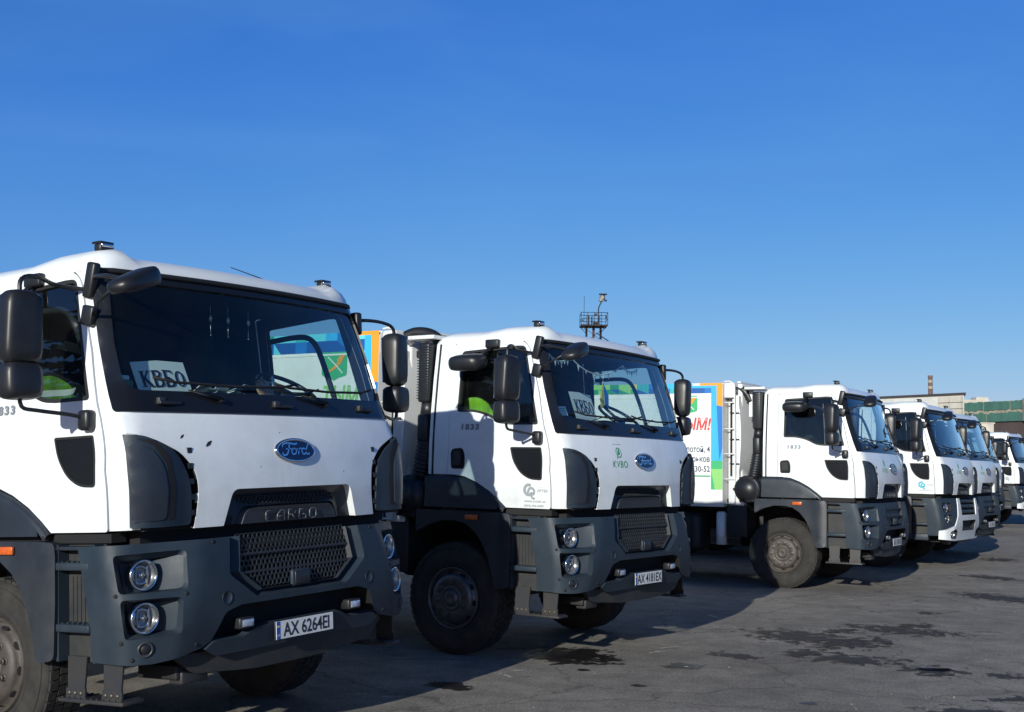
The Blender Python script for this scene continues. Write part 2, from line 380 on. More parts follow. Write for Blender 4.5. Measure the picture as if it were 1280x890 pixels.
# ------------------------------------------------------------------ cab surface: u runs round the cab (0 = centre front, + = truck's right), z is height
TW = [(1.0, 1.205), (1.3, 1.212), (1.6, 1.220), (1.9, 1.215), (2.1, 1.200), (2.45, 1.165), (2.9, 1.105)]
TY = [(1.0, 0.02), (1.3, 0.035), (1.5, 0.045), (1.7, 0.03), (1.86, -0.02), (1.95, -0.065), (2.1, -0.11), (2.4, -0.195), (2.7, -0.285), (2.9, -0.36)]
UF, QA, KF, RC, TS, YR = 1.09, 0.18, 0.078, 0.11, 1.30, -1.50
TH0 = math.atan(2*KF/UF)
def cab(u, z):
    W = interp(TW, z); yc = interp(TY, z); a = abs(u); sg = 1 if u >= 0 else -1; xf = W-RC
    if a <= UF: x = xf*a/UF; y = yc-KF*(a/UF)**2
    else:
        t = min((a-UF)/QA, 1); th = TH0+(pi/2-TH0)*t
        x = xf+RC*(sin(th)-sin(TH0))/(1-sin(TH0)); y = yc-KF-RC*1.15*(cos(TH0)-cos(th))
        if a > UF+QA:
            ye = y; y = ye+(YR-ye)*((a-UF-QA)/TS)
    return Vector((sg*x, y, z))
def cab_u(y, z):
    """u of side point (y, z)"""
    yc = interp(TY, z); ye = yc-KF-RC*1.15*cos(TH0)
    if y > ye: return UF+QA*max(0.0, 1-(y-ye)/0.125)
    return UF+QA+TS*(ye-y)/(ye-YR)
def side(P): return [(cab_u(y, z), z) for y, z in P]
def mir(P): return [(-a, b) for a, b in P][::-1]

# bumper surface
BW = [(0.4, 1.19), (0.6, 1.215), (0.85, 1.24), (1.1, 1.245), (1.22, 1.235)]
BY = [(0.4, 0.0), (0.6, 0.035), (0.75, 0.075), (0.9, 0.085), (1.1, 0.07), (1.22, 0.045)]
BUF, BQ, BR = 1.07, 0.26, 0.165
def crease(z): return 0.76+(1.2-z)*0.36
def bump(u, z):
    W = interp(BW, z); yc = interp(BY, z); a = abs(u); sg = 1 if u >= 0 else -1; xf = W-BR; c = crease(z)
    def fy(q):
        x = xf*q/BUF; y = yc-0.03*(q/BUF)**2
        d = (x-c)/0.02
        y -= 0.38*0.02*(math.log(1+math.exp(min(d*2, 50)))/2); return y
    if a <= BUF: return Vector((sg*xf*a/BUF, fy(a), z))
    s0 = math.atan(0.42); t = min((a-BUF)/BQ, 1); th = s0+(pi/2-s0)*t
    x = xf+BR*(sin(th)-sin(s0))/(1-sin(s0)); y = fy(BUF)-BR*1.0*(cos(s0)-cos(th))
    if a > BUF+BQ: y -= (a-BUF-BQ)
    return Vector((sg*x, y, z))

# ------------------------------------------------------------------ part meshes (each built once, shared by all trucks)
def M_(key, fn):
    if key not in MESH: MESH[key] = fn()
    return MESH[key]

def win_side(): return side(rpoly([(-1.205, 2.10), (-1.02, 2.10), (-0.87, 2.065), (-0.74, 1.995), (-0.62, 1.985), (-0.345, 1.985), (-0.53, 2.672), (-0.62, 2.675), (-1.205, 2.645)],
                                  [.03, .06, .1, .08, .0, .03, .05, .0, .04]))
def door_outline(g=0.0):
    return side(rpoly([(-1.292+g, 1.545+g), (-1.21, 1.545+g), (-1.10, 1.532+g), (-0.97, 1.485+g), (-0.84, 1.415+g), (-0.73, 1.335+g), (-0.66+g*.5, 1.275+g), (-0.205-g, 1.275+g), (-0.22-g, 1.60),
                       (-0.255-g, 1.88), (-0.355-g, 2.25), (-0.49-g, 2.66), (-0.57, 2.725-g), (-0.75, 2.735-g), (-1.292+g, 2.715-g)], [.0, 0, 0, 0, 0, 0, .0, .02, 0, 0, 0, .06, .05, 0, .02]))
def stepwin(): return side(rpoly([(-0.625, 1.795), (-0.305, 1.795), (-0.292, 1.515), (-0.42, 1.520), (-0.52, 1.575), (-0.595, 1.68)], [.02, .02, .03, .05, .08, .05]))
def windscreen_outer(g=0.0): return rpoly([(-1.205+g, 1.905+g), (1.205-g, 1.905+g), (1.225-g, 2.30), (1.225-g, 2.66), (1.18, 2.705-g), (-1.18, 2.705-g), (-1.225+g, 2.66), (-1.225+g, 2.30)], [.02, .02, 0, .02, .03, .03, .02, 0])
def glass_outline(): return rpoly([(-1.12, 2.032), (1.12, 2.032), (1.14, 2.3), (1.13, 2.655), (-1.13, 2.655), (-1.14, 2.3)], [.1, .1, 0, .07, .07, 0])
def hood_outline(g=0.0):
    return rpoly([(-0.79, 1.275), (-0.755, 1.45), (-0.77, 1.60), (-0.88, 1.705), (-1.10, 1.785), (-1.165, 1.795), (-1.165, 1.895),
                  (1.165, 1.895), (1.165, 1.795), (1.10, 1.785), (0.88, 1.705), (0.77, 1.60), (0.755, 1.45), (0.79, 1.275),
                  (0.585, 1.275), (0.515, 1.478), (-0.515, 1.478), (-0.585, 1.275)],
                 [0, .08, .1, .1, .05, 0, .01, .01, 0, .05, .1, .1, .08, 0, .01, .045, .045, .01])

def m_shell():
    mb = MB(); um = UF+QA+TS
    R = side([(-1.5, 1.55), (-1.21, 1.55), (-1.10, 1.537), (-0.97, 1.49), (-0.84, 1.42), (-0.73, 1.34), (-0.66, 1.28)])
    out = R+[(1.12, 1.285), (1.12, 1.882), (-1.12, 1.882), (-1.12, 1.285)]+mir(R)+[(-um, 2.72), (um, 2.72)]
    holes = [door_outline(-0.004), mir(door_outline(-0.004)), windscreen_outer(0.02)]
    # big front opening behind hood panel stays open
    hh = [(-1.13, 1.305), (1.13, 1.305), (1.13, 1.88), (-1.13, 1.88)]
    panel(mb, out, holes, cab, WHITE, 0.075, 0.018, off=-0.004, m2=TRIM)
    return mb.build('cab_shell')
def m_back():
    mb = MB()
    pts = [(cab(UF+QA+TS, z)) for z in (1.55, 1.8, 2.1, 2.4, 2.72)]
    P = [p for p in pts]+[Vector((-p.x, p.y, p.z)) for p in pts[::-1]]
    mb.prism(P, (0, 0.03, 0), WHITE)
    mb.prism([p*1+Vector((0, .034, 0)) for p in P], (0, 0.02, 0), TRIM)
    return mb.build('rear_wall')
def m_roof():
    mb = MB(); c = Vector((0, -0.95, 0)); prof = [(0, 0), (0.012, 0.035), (0.04, 0.066), (0.09, 0.095), (0.16, 0.118), (0.27, 0.135), (0.5, 0.152), (0.8, 0.160), (1.1, 0.163)]
    us = []; N = 72; um = UF+QA+TS
    for i in range(N+1): us.append(-um+2*um*i/N)
    base = [cab(u, 2.715) for u in us]
    nb = 26
    for i in range(1, nb): base.append(Vector((base[N].x+(base[0].x-base[N].x)*i/nb, YR, 2.715)))
    rings = []
    for d, h in prof:
        t = d/1.12; ring = []
        for p in base:
            q = Vector((p.x+(c.x-p.x)*t, p.y+(c.y-p.y)*t*0.97, 2.715+h))
            front = max(0, min(1, (q.y+1.05)/0.25)); sh = max(0, min(1, (abs(q.x)-0.84)/0.05)); sh = sh*sh*(3-2*sh)
            kk = min(1, h/0.09)
            q.z += 0.030*sh*front*kk - 0.020*(1-sh)*max(0, min(1, (q.y+0.8)/0.35))*kk
            ring.append(mb.bm.verts.new(q))
        rings.append(ring)
    n = len(base)
    for A, B in zip(rings, rings[1:]):
        for k in range(n): mb.face([A[k], A[(k+1) % n], B[(k+1) % n], B[k]], WHITE, True)
    mb.face(rings[-1], WHITE)
    # inner lining
    mb.poly([(-1.05, -0.5, 2.70), (1.05, -0.5, 2.70), (1.05, -1.46, 2.70), (-1.05, -1.46, 2.70)], TRIM)
    return mb.build('roof')
def m_hood():
    mb = MB(); panel(mb, hood_outline(), [], cab, WHITE, 0.055, 0.03, off=0.003)
    return mb.build('front_panel')
def m_wframe():
    mb = MB(); panel(mb, windscreen_outer(0.006), [glass_outline()], cab, BLACKG, 0.07, 0.03, off=0.006)
    # raised sun lip over the glass and lower cowl ridge
    mb.tube([cab(u, 2.712)+Vector((0, 0.012, 0)) for u in [i*0.1 for i in range(-12, 13)]], 0.016, RUBBER, 6)
    return mb.build('windscreen_surround', sharp=None)
def m_wglass():
    mb = MB(); panel(mb, glass_outline(), [], cab, GLASS, 0.09, 0.001, off=-0.008, back=False)
    # keep the sheet only
    bad = [f for f in mb.bm.faces if not f.smooth]; bmesh.ops.delete(mb.bm, geom=bad, context='FACES')
    return mb.build('windscreen')
def S_(P, s): return P if s > 0 else mir(P)
def m_door(s):
    mb = MB(); panel(mb, S_(door_outline(0.004), s), [S_(win_side(), s), S_(stepwin(), s)], cab, WHITE, 0.065, 0.022, off=0.003, m2=TRIM)
    return mb.build('door')
def m_dglass(s):
    mb = MB(); panel(mb, S_(win_side(), s), [], cab, GLASSD, 0.09, 0.001, off=-0.012, back=False)
    bad = [f for f in mb.bm.faces if not f.smooth]; bmesh.ops.delete(mb.bm, geom=bad, context='FACES')
    return mb.build('door_glass')
def m_dseal(s):
    mb = MB(); P = S_(win_side(), s); panel(mb, P, [shrink(P, 0.022)], cab, RUBBER, 0.06, 0.02, off=0.005)
    # quarter-light divider bar
    a = cab(s*cab_u(-0.66, 1.99), 1.99); b = cab(s*cab_u(-0.80, 2.66), 2.66)
    return mb.build('window_seal')
def m_stepwin(s):
    mb = MB(); P = S_(stepwin(), s); panel(mb, P, [shrink(P, 0.014)], cab, RUBBER, 0.05, 0.02, off=0.004)
    panel(mb, shrink(P, 0.012), [], cab, BLACKG, 0.06, 0.006, off=-0.004)
    return mb.build('lower_window')
def m_handle(s):
    mb = MB(); P = S_(side(rpoly([(-1.255, 1.775), (-1.125, 1.785), (-1.10, 1.72), (-1.10, 1.60), (-1.245, 1.60)], [.05, .05, .03, .03, .03])), s)
    panel(mb, P, [], cab, BLACKM, 0.04, 0.01, off=0.005)
    P2 = S_(side(rpoly([(-1.22, 1.755), (-1.13, 1.755), (-1.13, 1.635), (-1.22, 1.635)], .02)), s)
    panel(mb, P2, [], cab, DARKP, 0.03, 0.012, off=0.022)
    return mb.build('door_handle')
def m_deflector(s):
    mb = MB(); F = cab
    base = rpoly([(0.79, 1.285), (1.163, 1.285), (1.163, 1.79), (1.10, 1.78), (0.88, 1.70), (0.775, 1.60), (0.755, 1.45)], [0, 0, 0, .04, .1, .1, .06])
    panel(mb, S_(base, s), [], F, BLACKM, 0.07, 0.01, off=-0.055)
    # side walls of the recess
    B = S_(base, s); pocket(mb, B, B, F, 0.06, BLACKM, floor=False)
    vane = rpoly([(0.815, 1.295), (1.175, 1.295), (1.185, 1.788), (1.10, 1.772), (0.92, 1.70), (0.835, 1.60), (0.81, 1.45)], [.03, .01, .01, .03, .1, .1, .08])
    def G(u, z):
        p = F(u, z); n = nrm(F, u, z); a = abs(u)
        t = max(0, min(1, (1.19-a)/0.37)); return p+n*(0.010+0.030*sin(pi*min(1, t*1.1))**0.9)
    panel(mb, S_(vane, s), [], G, GREYP, 0.045, 0.014)
    # inner flat insert on the vane
    ins = rpoly([(1.0, 1.335), (1.168, 1.325), (1.168, 1.745), (1.08, 1.715), (1.0, 1.62), (0.985, 1.48)], [.03, .02, .03, .05, .06, .05])
    panel(mb, S_(ins, s), [], G, FLARE, 0.045, 0.008, off=0.006)
    gr = [(0.945, 1.335), (0.98, 1.33), (0.965, 1.48), (0.985, 1.63), (1.05, 1.715), (1.13, 1.755), (1.04, 1.745), (0.955, 1.66), (0.93, 1.50)]
    panel(mb, S_(gr, s), [], G, BLACKM, 0.04, 0.004, off=0.002)
    for k in range(5):
        z = 1.36+k*0.085; mb.box(F(s*0.805, z)+Vector((0, -0.012, 0)), (0.03, 0.04, 0.03), DARKP)
    return mb.build('air_deflector')
def m_flare(s):
    """upper dark fender on the cab side over the wheel"""
    mb = MB()
    arc = [(-1.52, 1.535), (-1.30, 1.538), (-1.20, 1.535), (-1.09, 1.52), (-0.96, 1.475), (-0.83, 1.405), (-0.72, 1.325), (-0.665, 1.27)]
    def row(off, dz, k=1.0):
        out = []
        for y, z in arc:
            out.append(Vector((s*(1.205+off), (y+1.30)*k-1.30, z+dz)))
        return out
    rows = [row(-0.02, 0.004), row(0.022, 0.0), row(0.040, -0.012), row(0.046, -0.035, 0.985), row(0.048, -0.10, .93), ]
    low = [Vector((s*1.255, p.y, 1.262)) for p in rows[3]]; rows[4] = [Vector((s*(1.25), p.y*0.995, max(1.262, p.z-0.09))) for p in rows[3]]
    rows.append(low); rows.append([Vector((s*1.15, p.y, 1.255)) for p in low])
    V = [[mb.bm.verts.new(p) for p in r] for r in rows]
    for A, B in zip(V, V[1:]):
        for k in range(len(A)-1):
            mb.face([A[k], A[k+1], B[k+1], B[k]], FLARE, True)
    mb.face([r[0] for r in V], FLARE)
    bmesh.ops.remove_doubles(mb.bm, verts=mb.bm.verts[:], dist=1e-4)
    return mb.build('upper_fender', recalc=True, sharp=50)
def m_skirt():
    """black shadow gap frame between cab and bumper + cab floor"""
    mb = MB()
    mb.box((0, -0.72, 1.30), (2.24, 1.36, 0.05), BLACKM)
    mb.box((0, -1.3, 1.50), (2.2, 0.4, 0.06), BLACKM)
    mb.box((0, -0.20, 1.26), (2.1, 0.1, 0.12), BLACKM)
    for sx in (-1, 1): mb.box((sx*1.13, -0.72, 1.245), (0.10, 1.0, 0.05), BLACKM)
    mb.box((0, -0.95, 1.4), (1.5, 1.0, 0.2), BLACKM)
    return mb.build('cab_floor')
def lowfender_pts():
    return [(-1.62, 1.235), (-1.20, 1.235), (-0.70, 1.235), (-0.60, 1.225), (-0.59, 1.18), (-0.59, 0.90), (-0.60, 0.60), (-0.74, 0.585),
            (-0.775, 0.70), (-0.825, 0.84), (-0.89, 0.965), (-0.97, 1.06), (-1.07, 1.125), (-1.18, 1.15), (-1.34, 1.145), (-1.47, 1.11), (-1.62, 1.03)]
def m_lowfender(s):
    mb = MB()
    def F(u, z):   # u = -y here
        y = -u; x = 1.232+0.03*math.exp(-((y+0.68)/0.10)**2)-0.02*max(0, (-0.62-y)*-1)
        return Vector((s*x, y, z))
    P = [(-y, z) for y, z in lowfender_pts()]
    P = rpoly(P, [.02, 0, 0, .03, .03, .02, .04, .03, 0, 0, 0, 0, 0, 0, 0, 0, .02])
    panel(mb, P, [], F, FLARE, 0.05, 0.09*s)
    # arch liner going inboard
    arch = [(-0.74, 0.585), (-0.775, 0.70), (-0.825, 0.84), (-0.89, 0.965), (-0.97, 1.06), (-1.07, 1.125), (-1.18, 1.15), (-1.34, 1.145), (-1.47, 1.11), (-1.62, 1.03)]
    for (a, b) in zip(arch, arch[1:]):
        mb.poly([(s*1.20, a[0], a[1]), (s*1.20, b[0], b[1]), (s*0.6, b[0], b[1]), (s*0.6, a[0], a[1])], BLACKM, True)
    return mb.build('wheel_arch', recalc=True)
HEX = [(0.572, 1.215), (0.602, 1.01), (0.400, 0.868)]
def m_bumper():
    mb = MB(); top = 1.215
    sideu = BUF+BQ+0.165
    out = [(0.572, top), (0.602, 1.01), (0.400, 0.868), (-0.400, 0.868), (-0.602, 1.01), (-0.572, top), (-sideu, top-0.01), (-sideu, 0.60), (-1.10, 0.585), (-0.95, 0.60), (-0.80, 0.63),
           (-0.735, 0.66), (-0.64, 0.805), (-0.52, 0.835), (0.52, 0.835), (0.64, 0.805), (0.735, 0.66), (0.80, 0.63), (0.95, 0.60), (1.10, 0.585), (sideu, 0.60), (sideu, top-0.01)]
    out = rpoly(out, [.0, .03, .03, .03, .03, 0, .01, .03, 0, 0, 0, .0, .03, .02, .02, .03, 0, 0, 0, 0, .03, .01])
    holes = []
    for s in (1, -1):
        holes += [S_(hl_rec(0), s), S_(hl_rec(1), s)]
    panel(mb, out, holes, bump, GREYP, 0.045, 0.05)
    return mb.build('bumper')
def hl_rec(i):
    if i == 0: P = [(1.24, 1.155), (0.86, 1.165), (0.885, 0.955), (1.24, 0.955)]
    else: P = [(1.24, 0.925), (0.915, 0.92), (0.945, 0.725), (1.24, 0.72)]
    return rpoly(P, .03, 4)
def m_hlrec(s, i):
    mb = MB(); P = hl_rec(i)
    z0 = 1.05 if i == 0 else 0.83
    def dep(u, z):
        a = abs(u); return 0.012+0.10*min(1, max(0, (a-0.88)/0.16))**0.8
    Q = [((1.045+(a-1.045)*0.92), z0+(z-z0)*0.84) for a, z in P]
    # graded floor with several steps in u
    O = S_(P, s); I = S_(Q, s)
    pocket(mb, O, I, bump, dep, GREYP, floor=False, off=-0.001)
    u0 = min(a for a, z in Q); u1 = max(a for a, z in Q); zl = min(z for a, z in Q); zh = max(z for a, z in Q)
    F2 = lambda u, z: bump(u, z)-nrm(bump, u, z)*dep(u, z)
    panel(mb, I, [], F2, GREYP, 0.04, 0.004)
    return mb.build('headlight_recess')
def lamp_mesh(r, name, depth=0.05, bars=True):
    mb = MB()   # axis +Y, origin at lens centre
    mb.lathe([(r*1.0, -depth), (r*1.10, -0.01), (r*1.12, 0.004), (r*1.02, 0.010), (r*0.95, 0.002)], (0, 0, 0), (0, 1, 0), CHROME, 28)
    mb.lathe([(r*0.96, 0.0), (r*0.85, -depth*0.5), (r*0.5, -depth*0.95), (0, -depth)], (0, 0, 0), (0, 1, 0), SILVER, 28)
    mb.lathe([(0, -depth*0.3), (r*0.22, -depth*0.35), (r*0.25, -depth*0.9)], (0, 0, 0), (0, 1, 0), CHROME, 14)
    if bars:
        mb.box((0, -depth*0.35, 0), (r*0.5, 0.012, 0.010), CHROME); mb.box((r*0.45, -depth*0.5, 0), (0.006, 0.02, r*1.2), SILVER); mb.box((-r*0.45, -depth*0.5, 0), (0.006, 0.02, r*1.2), SILVER)
        mb.lathe([(r*0.66, -depth*0.55), (r*0.60, -depth*0.5), (r*0.54, -depth*0.62)], (0, 0, 0), (0, 1, 0), CHROME, 24)
        mb.lathe([(0.0, -depth*0.1), (r*0.10, -depth*0.15), (r*0.11, -depth*0.5)], (0, 0, 0), (0, 1, 0), mat('bulb_shield', (0.25, 0.24, 0.22), 0.3, metal=0.5, var=0.2), 10)
    return mb.build(name)
def lens_mesh(r):
    mb = MB(); mb.lathe([(r*0.97, 0.004), (r*0.7, 0.014), (r*0.35, 0.020), (0, 0.022)], (0, 0, 0), (0, 1, 0), LENS, 24); return mb.build('lens')
def frame_at(F, u, z, off=0.0, tilt=None):
    n = nrm(F, u, z); p = F(u, z)+n*off
    up = Vector((0, 0, 1)); x = n.cross(up)*1; x.normalize(); up = x.cross(n)
    M = Matrix((x, n, up)).transposed().to_4x4(); M.translation = p; return M
def straight(u, z, d, F=bump, yaw=0.0):
    p = F(u, z); return Matrix.Translation(p-nrm(F, u, z)*d) @ Matrix.Rotation(yaw, 4, 'Z')
def m_gframe(kind):
    """hexagonal grille surround inside the bumper"""
    mb = MB(); top = 1.215
    O = [(0.572, top), (0.602, 1.01), (0.400, 0.868), (-0.400, 0.868), (-0.602, 1.01), (-0.572, top)]
    I = [(0.475, top), (0.500, 1.02), (0.335, 0.905), (-0.335, 0.905), (-0.500, 1.02), (-0.475, top)]
    I2 = [(0.530, top), (0.560, 1.018), (0.370, 0.885), (-0.370, 0.885), (-0.560, 1.018), (-0.530, top)]
    def strip(A, B, da, db, m):
        a = [bump(*p)-nrm(bump, *p)*da for p in A]; b = [bump(*p)-nrm(bump, *p)*db for p in B]
        for i in range(len(a)-1): mb.poly([a[i], a[i+1], b[i+1], b[i]], m)
    strip(O, I2, 0.002, 0.05, GREYP); strip(I2, I, 0.05, 0.02, GREYP if kind == 'mesh' else DARKP)
    strip(I, [(x*0.97, z) for x, z in I], 0.02, 0.055, GRILLE)
    # dark back
    mb.poly([bump(*p)-nrm(bump, *p)*0.10 for p in O], BLACKM)
    if kind != 'mesh':
        mb.poly([bump(*p)-nrm(bump, *p)*0.055 for p in I], GREYP)
        for z in (1.115, 1.01): mb.box(bump(0, z)+Vector((0, -0.045, 0)), (0.96, 0.03, 0.014), BLACKM)
    return mb.build('grille_surround')
def m_honey():
    mb = MB(); R = 0.0205; wd = 0.0052
    I = [(0.478, 1.25), (0.478, 1.205), (0.498, 1.02), (0.333, 0.907), (-0.333, 0.907), (-0.498, 1.02), (-0.478, 1.205), (-0.478, 1.25)]
    dx = R*sqrt(3); dz = R*1.5; j = 0; z = 0.90
    while z < 1.215:
        x = -0.52+(dx/2 if j % 2 else 0)
        while x < 0.53:
            if inside((x, z), I) and not (abs(x+0.005) < 0.085 and z < 0.985):
                yb = bump(0, z).y-0.03*(x/1.2)**2-0.040-(0.012 if (int((z-0.9)/0.105+0.001) % 2) else 0)
                o = [Vector((x+R*cos(pi/6+k*pi/3), yb, z+R*sin(pi/6+k*pi/3))) for k in range(6)]
                i_ = [Vector((x+(R-wd)*cos(pi/6+k*pi/3), yb, z+(R-wd)*sin(pi/6+k*pi/3))) for k in range(6)]
                A = [mb.bm.verts.new(p) for p in o]; B = [mb.bm.verts.new(p) for p in i_]; C = [mb.bm.verts.new(p+Vector((0, -0.012, 0))) for p in i_]
                for k in range(6):
                    k2 = (k+1) % 6; mb.face([A[k], A[k2], B[k2], B[k]], GRILLE); mb.face([B[k], B[k2], C[k2], C[k]], GRILLE)
            x += dx
        z += dz; j += 1
    for z in (1.005, 1.108): mb.box((0, bump(0, z).y-0.05, z), (0.96, 0.02, 0.012), GRILLE)
    return mb.build('grille_mesh')
def m_towcover():
    mb = MB(); mb.box((-0.005, bump(0, .93).y-0.035, 0.94), (0.165, 0.03, 0.10), GREYP, 0.012); mb.box((-0.005, bump(0, .93).y-0.017, 0.94), (0.13, 0.01, 0.075), DARKP, 0.004)
    return mb.build('tow_cover')
def m_cap():
    mb = MB(); mb.lathe([(0.038, 0.0), (0.038, 0.003), (0.034, 0.003), (0.034, 0.0005), (0, 0.0015)], (0, 0, 0), (0, 1, 0), GREYP, 24); return mb.build('tow_eye_cap')
def m_bolt():
    mb = MB(); mb.lathe([(0.012, 0), (0.011, 0.004), (0.006, 0.006), (0, 0.006)], (0, 0, 0), (0, 1, 0), BLACKM, 8); return mb.build('bolt')
def m_slot():
    mb = MB()
    O = [(0.52, 0.835), (0.64, 0.805), (0.735, 0.66), (0.70, 0.60), (-0.70, 0.60), (-0.735, 0.66), (-0.64, 0.805), (-0.52, 0.835)]
    pocket(mb, O, [(x*0.97, z) for x, z in O], bump, 0.14, BLACKM)
    return mb.build('fog_lamp_slot')
def m_lip():
    mb = MB()
    P = [(0.78, 0.62), (0.72, 0.66), (0.50, 0.655), (0.40, 0.70), (0.30, 0.70), (-0.30, 0.70), (-0.36, 0.70), (-0.46, 0.655), (-0.70, 0.66), (-0.78, 0.62), (-0.70, 0.575), (0.70, 0.575)]
    panel(mb, rpoly(P, [.0, .02, .03, .02, 0, 0, .02, .03, .02, 0, .02, .02]), [], bump, GREYP, 0.05, 0.05, off=0.012)
    return mb.build('bumper_lip')
def m_under():
    mb = MB()
    F = lambda u, z: Vector((u, 0.03-0.10*(abs(u)/1.0)**2-(0.60-z)*0.15, z))
    panel(mb, rpoly([(-0.92, 0.60), (-0.78, 0.49), (-0.35, 0.455), (0.35, 0.455), (0.78, 0.49), (0.92, 0.60)], .03), [], F, STEELD, 0.08, 0.06)
    mb.box((0, -0.25, 0.5), (1.7, 0.3, 0.08), CHAS, 0.01)
    mb.box((0.72, -0.14, 0.47), (0.20, 0.10, 0.08), STEEL, 0.012); mb.box((0.52, -0.15, 0.50), (0.16, 0.12, 0.06), CHAS, 0.01)
    return mb.build('underrun_bar')
def m_fog():
    mb = MB(); mb.box((0, 0, 0), (0.115, 0.07, 0.062), DARKP, 0.008); mb.box((0, 0.036, 0), (0.098, 0.006, 0.048), STEEL, 0.003); return mb.build('fog_lamp')
def m_foglens():
    mb = MB(); mb.box((0, 0.041, 0), (0.088, 0.004, 0.038), mat('fog_lens_blue_white', (0.30, 0.38, 0.55), 0.2, metal=0.4, col2=(0.6, 0.64, 0.70), vscale=30, thresh=(0.4, 0.6)), 0.002); return mb.build('lens')
def m_treadpanel(s):
    """inner wall of the step well"""
    mb = MB()
    mb.box((s*1.135, -0.46, 0.905), (0.03, 0.34, 0.63), STEELD)
    for k in range(7): mb.box((s*1.152, -0.56+k*0.032, 0.92), (0.006, 0.012, 0.24), STEELD)
    mb.box((s*1.17, -0.600, 0.905), (0.10, 0.02, 0.62), GREYP); mb.box((s*1.17, -0.325, 0.905), (0.08, 0.02, 0.62), GREYP)
    mb.box((s*1.15, -0.45, 1.195), (0.16, 0.34, 0.02), FLARE, 0.004)
    return mb.build('step_well')
def m_tread(s):
    mb = MB(); mb.box((0.02, 0, 0), (0.10, 0.262, 0.042), GREYP, 0.007)
    for i in range(6):
        for j in range(2): mb.box((0.0+j*0.04, -0.10+i*0.04, 0.0235), (0.02, 0.014, 0.006), GREYP)
    return mb.build('step_tread')
def m_hang(s):
    mb = MB()
    for y in (-0.50, -0.22):
        mb.prism([(s*1.16, y-0.075, 0.62), (s*1.16, y+0.075, 0.62), (s*1.17, y+0.065, 0.445), (s*1.17, y-0.065, 0.445)], (s*0.012, 0, 0), STEEL)
        mb.prism([(s*1.173, y-0.075, 0.455), (s*1.173, y+0.075, 0.455), (s*1.176, y+0.075, 0.40), (s*1.176, y-0.075, 0.40)], (s*0.012, 0, 0), STEEL)
        for k in range(3): mb.lathe([(0.014, 0), (0.012, 0.008), (0, 0.010)], (s*1.187, y-0.045+k*0.045, 0.43), (s, 0, 0), NUT, 8)
        mb.box((s*1.11, y, 0.60), (0.12, 0.05, 0.04), STEEL)
    mb.box((s*1.13, -0.37, 0.392), (0.15, 0.50, 0.02), STEEL, 0.004)
    for i in range(11): mb.box((s*1.13, -0.595+i*0.045, 0.405), (0.13, 0.012, 0.010), STEEL)
    return mb.build('hanging_step')
def m_spanel(s):
    mb = MB(); mb.box((s*1.175, -0.555, 0.555), (0.10, 0.47, 0.11), GREYP, 0.012); mb.box((s*1.19, -0.69, 0.86), (0.09, 0.20, 0.70), GREYP, 0.012); return mb.build('step_panel')
def m_sensor():
    mb = MB(); mb.lathe([(0.042, -0.01), (0.044, 0.004), (0.034, 0.008), (0.031, -0.004)], (0, 0, 0), (0, 1, 0), FLARE, 20)
    mb.lathe([(0.032, -0.004), (0.02, 0.006), (0, 0.008)], (0, 0, 0), (0, 1, 0), DARKP, 16); return mb.build('corner_lamp')
def m_marker():
    mb = MB(); mb.box((0, 0, 0.02), (0.10, 0.06, 0.05), DARKP, 0.012); mb.box((0, 0.012, 0.034), (0.085, 0.045, 0.024), CHROME, 0.008)
    mb.box((0, -0.01, 0.05), (0.10, 0.07, 0.014), BLACKG, 0.004); return mb.build('marker_lamp')
def m_antenna():
    mb = MB(); mb.tube([(-0.86, -0.82, 2.865), (-0.80, -0.83, 2.905), (-0.35, -0.80, 2.955)], [0.005, 0.004, 0.003], BLACKM, 6)
    mb.cyl((-0.86, -0.82, 2.83), (-0.86, -0.82, 2.875), 0.018, BLACKM, 10); return mb.build('antenna')
def m_uppergrille():
    mb = MB()
    O = rpoly([(0.585, 1.275), (0.515, 1.478), (-0.515, 1.478), (-0.585, 1.275)], [0, .045, .045, 0])
    I = rpoly([(0.51, 1.275), (0.455, 1.43), (-0.455, 1.43), (-0.51, 1.275)], [0, .045, .045, 0])
    I3 = rpoly([(0.455, 1.275), (0.41, 1.375), (-0.41, 1.375), (-0.455, 1.275)], [0, .045, .045, 0])
    I4 = rpoly([(0.42, 1.275), (0.385, 1.352), (-0.385, 1.352), (-0.42, 1.275)], [0, .045, .045, 0])
    def ring(A, B, da, db, m, skip=True):
        n = len(A); a = [cab(*p)-nrm(cab, *p)*da for p in A]; b = [cab(*p)-nrm(cab, *p)*db for p in B]
        for i in range(n-1): mb.poly([a[i], a[i+1], b[i+1], b[i]], m)
    ring(O, O, -0.003, 0.045, WHITE); ring(O, I, 0.045, 0.075, FLARE); ring(I, I3, 0.075, 0.05, DARKP); ring(I3, I3, 0.05, 0.085, BLACKM); ring(I3, I4, 0.075, 0.03, GRILLE)
    mb.poly([cab(*p)-nrm(cab, *p)*0.03 for p in I4], FLARE)
    for k in range(24):   # honeycomb strip
        for r in range(2):
            x = -0.40+k*0.0345+(r*0.017); z = 1.393+r*0.022
            if abs(x) > 0.42: continue
            p = cab(x, z)-nrm(cab, x, z)*(0.060+r*0.004)
            mb.lathe([(0.017, 0.004), (0.0135, 0.006), (0.0135, -0.01)], p, (0, 1, 0), GRILLE, 6, False)
            mb.lathe([(0.0135, 0.0), (0, 0)], p, (0, 1, 0), BLACKM, 6, False)
    return mb.build('upper_grille')
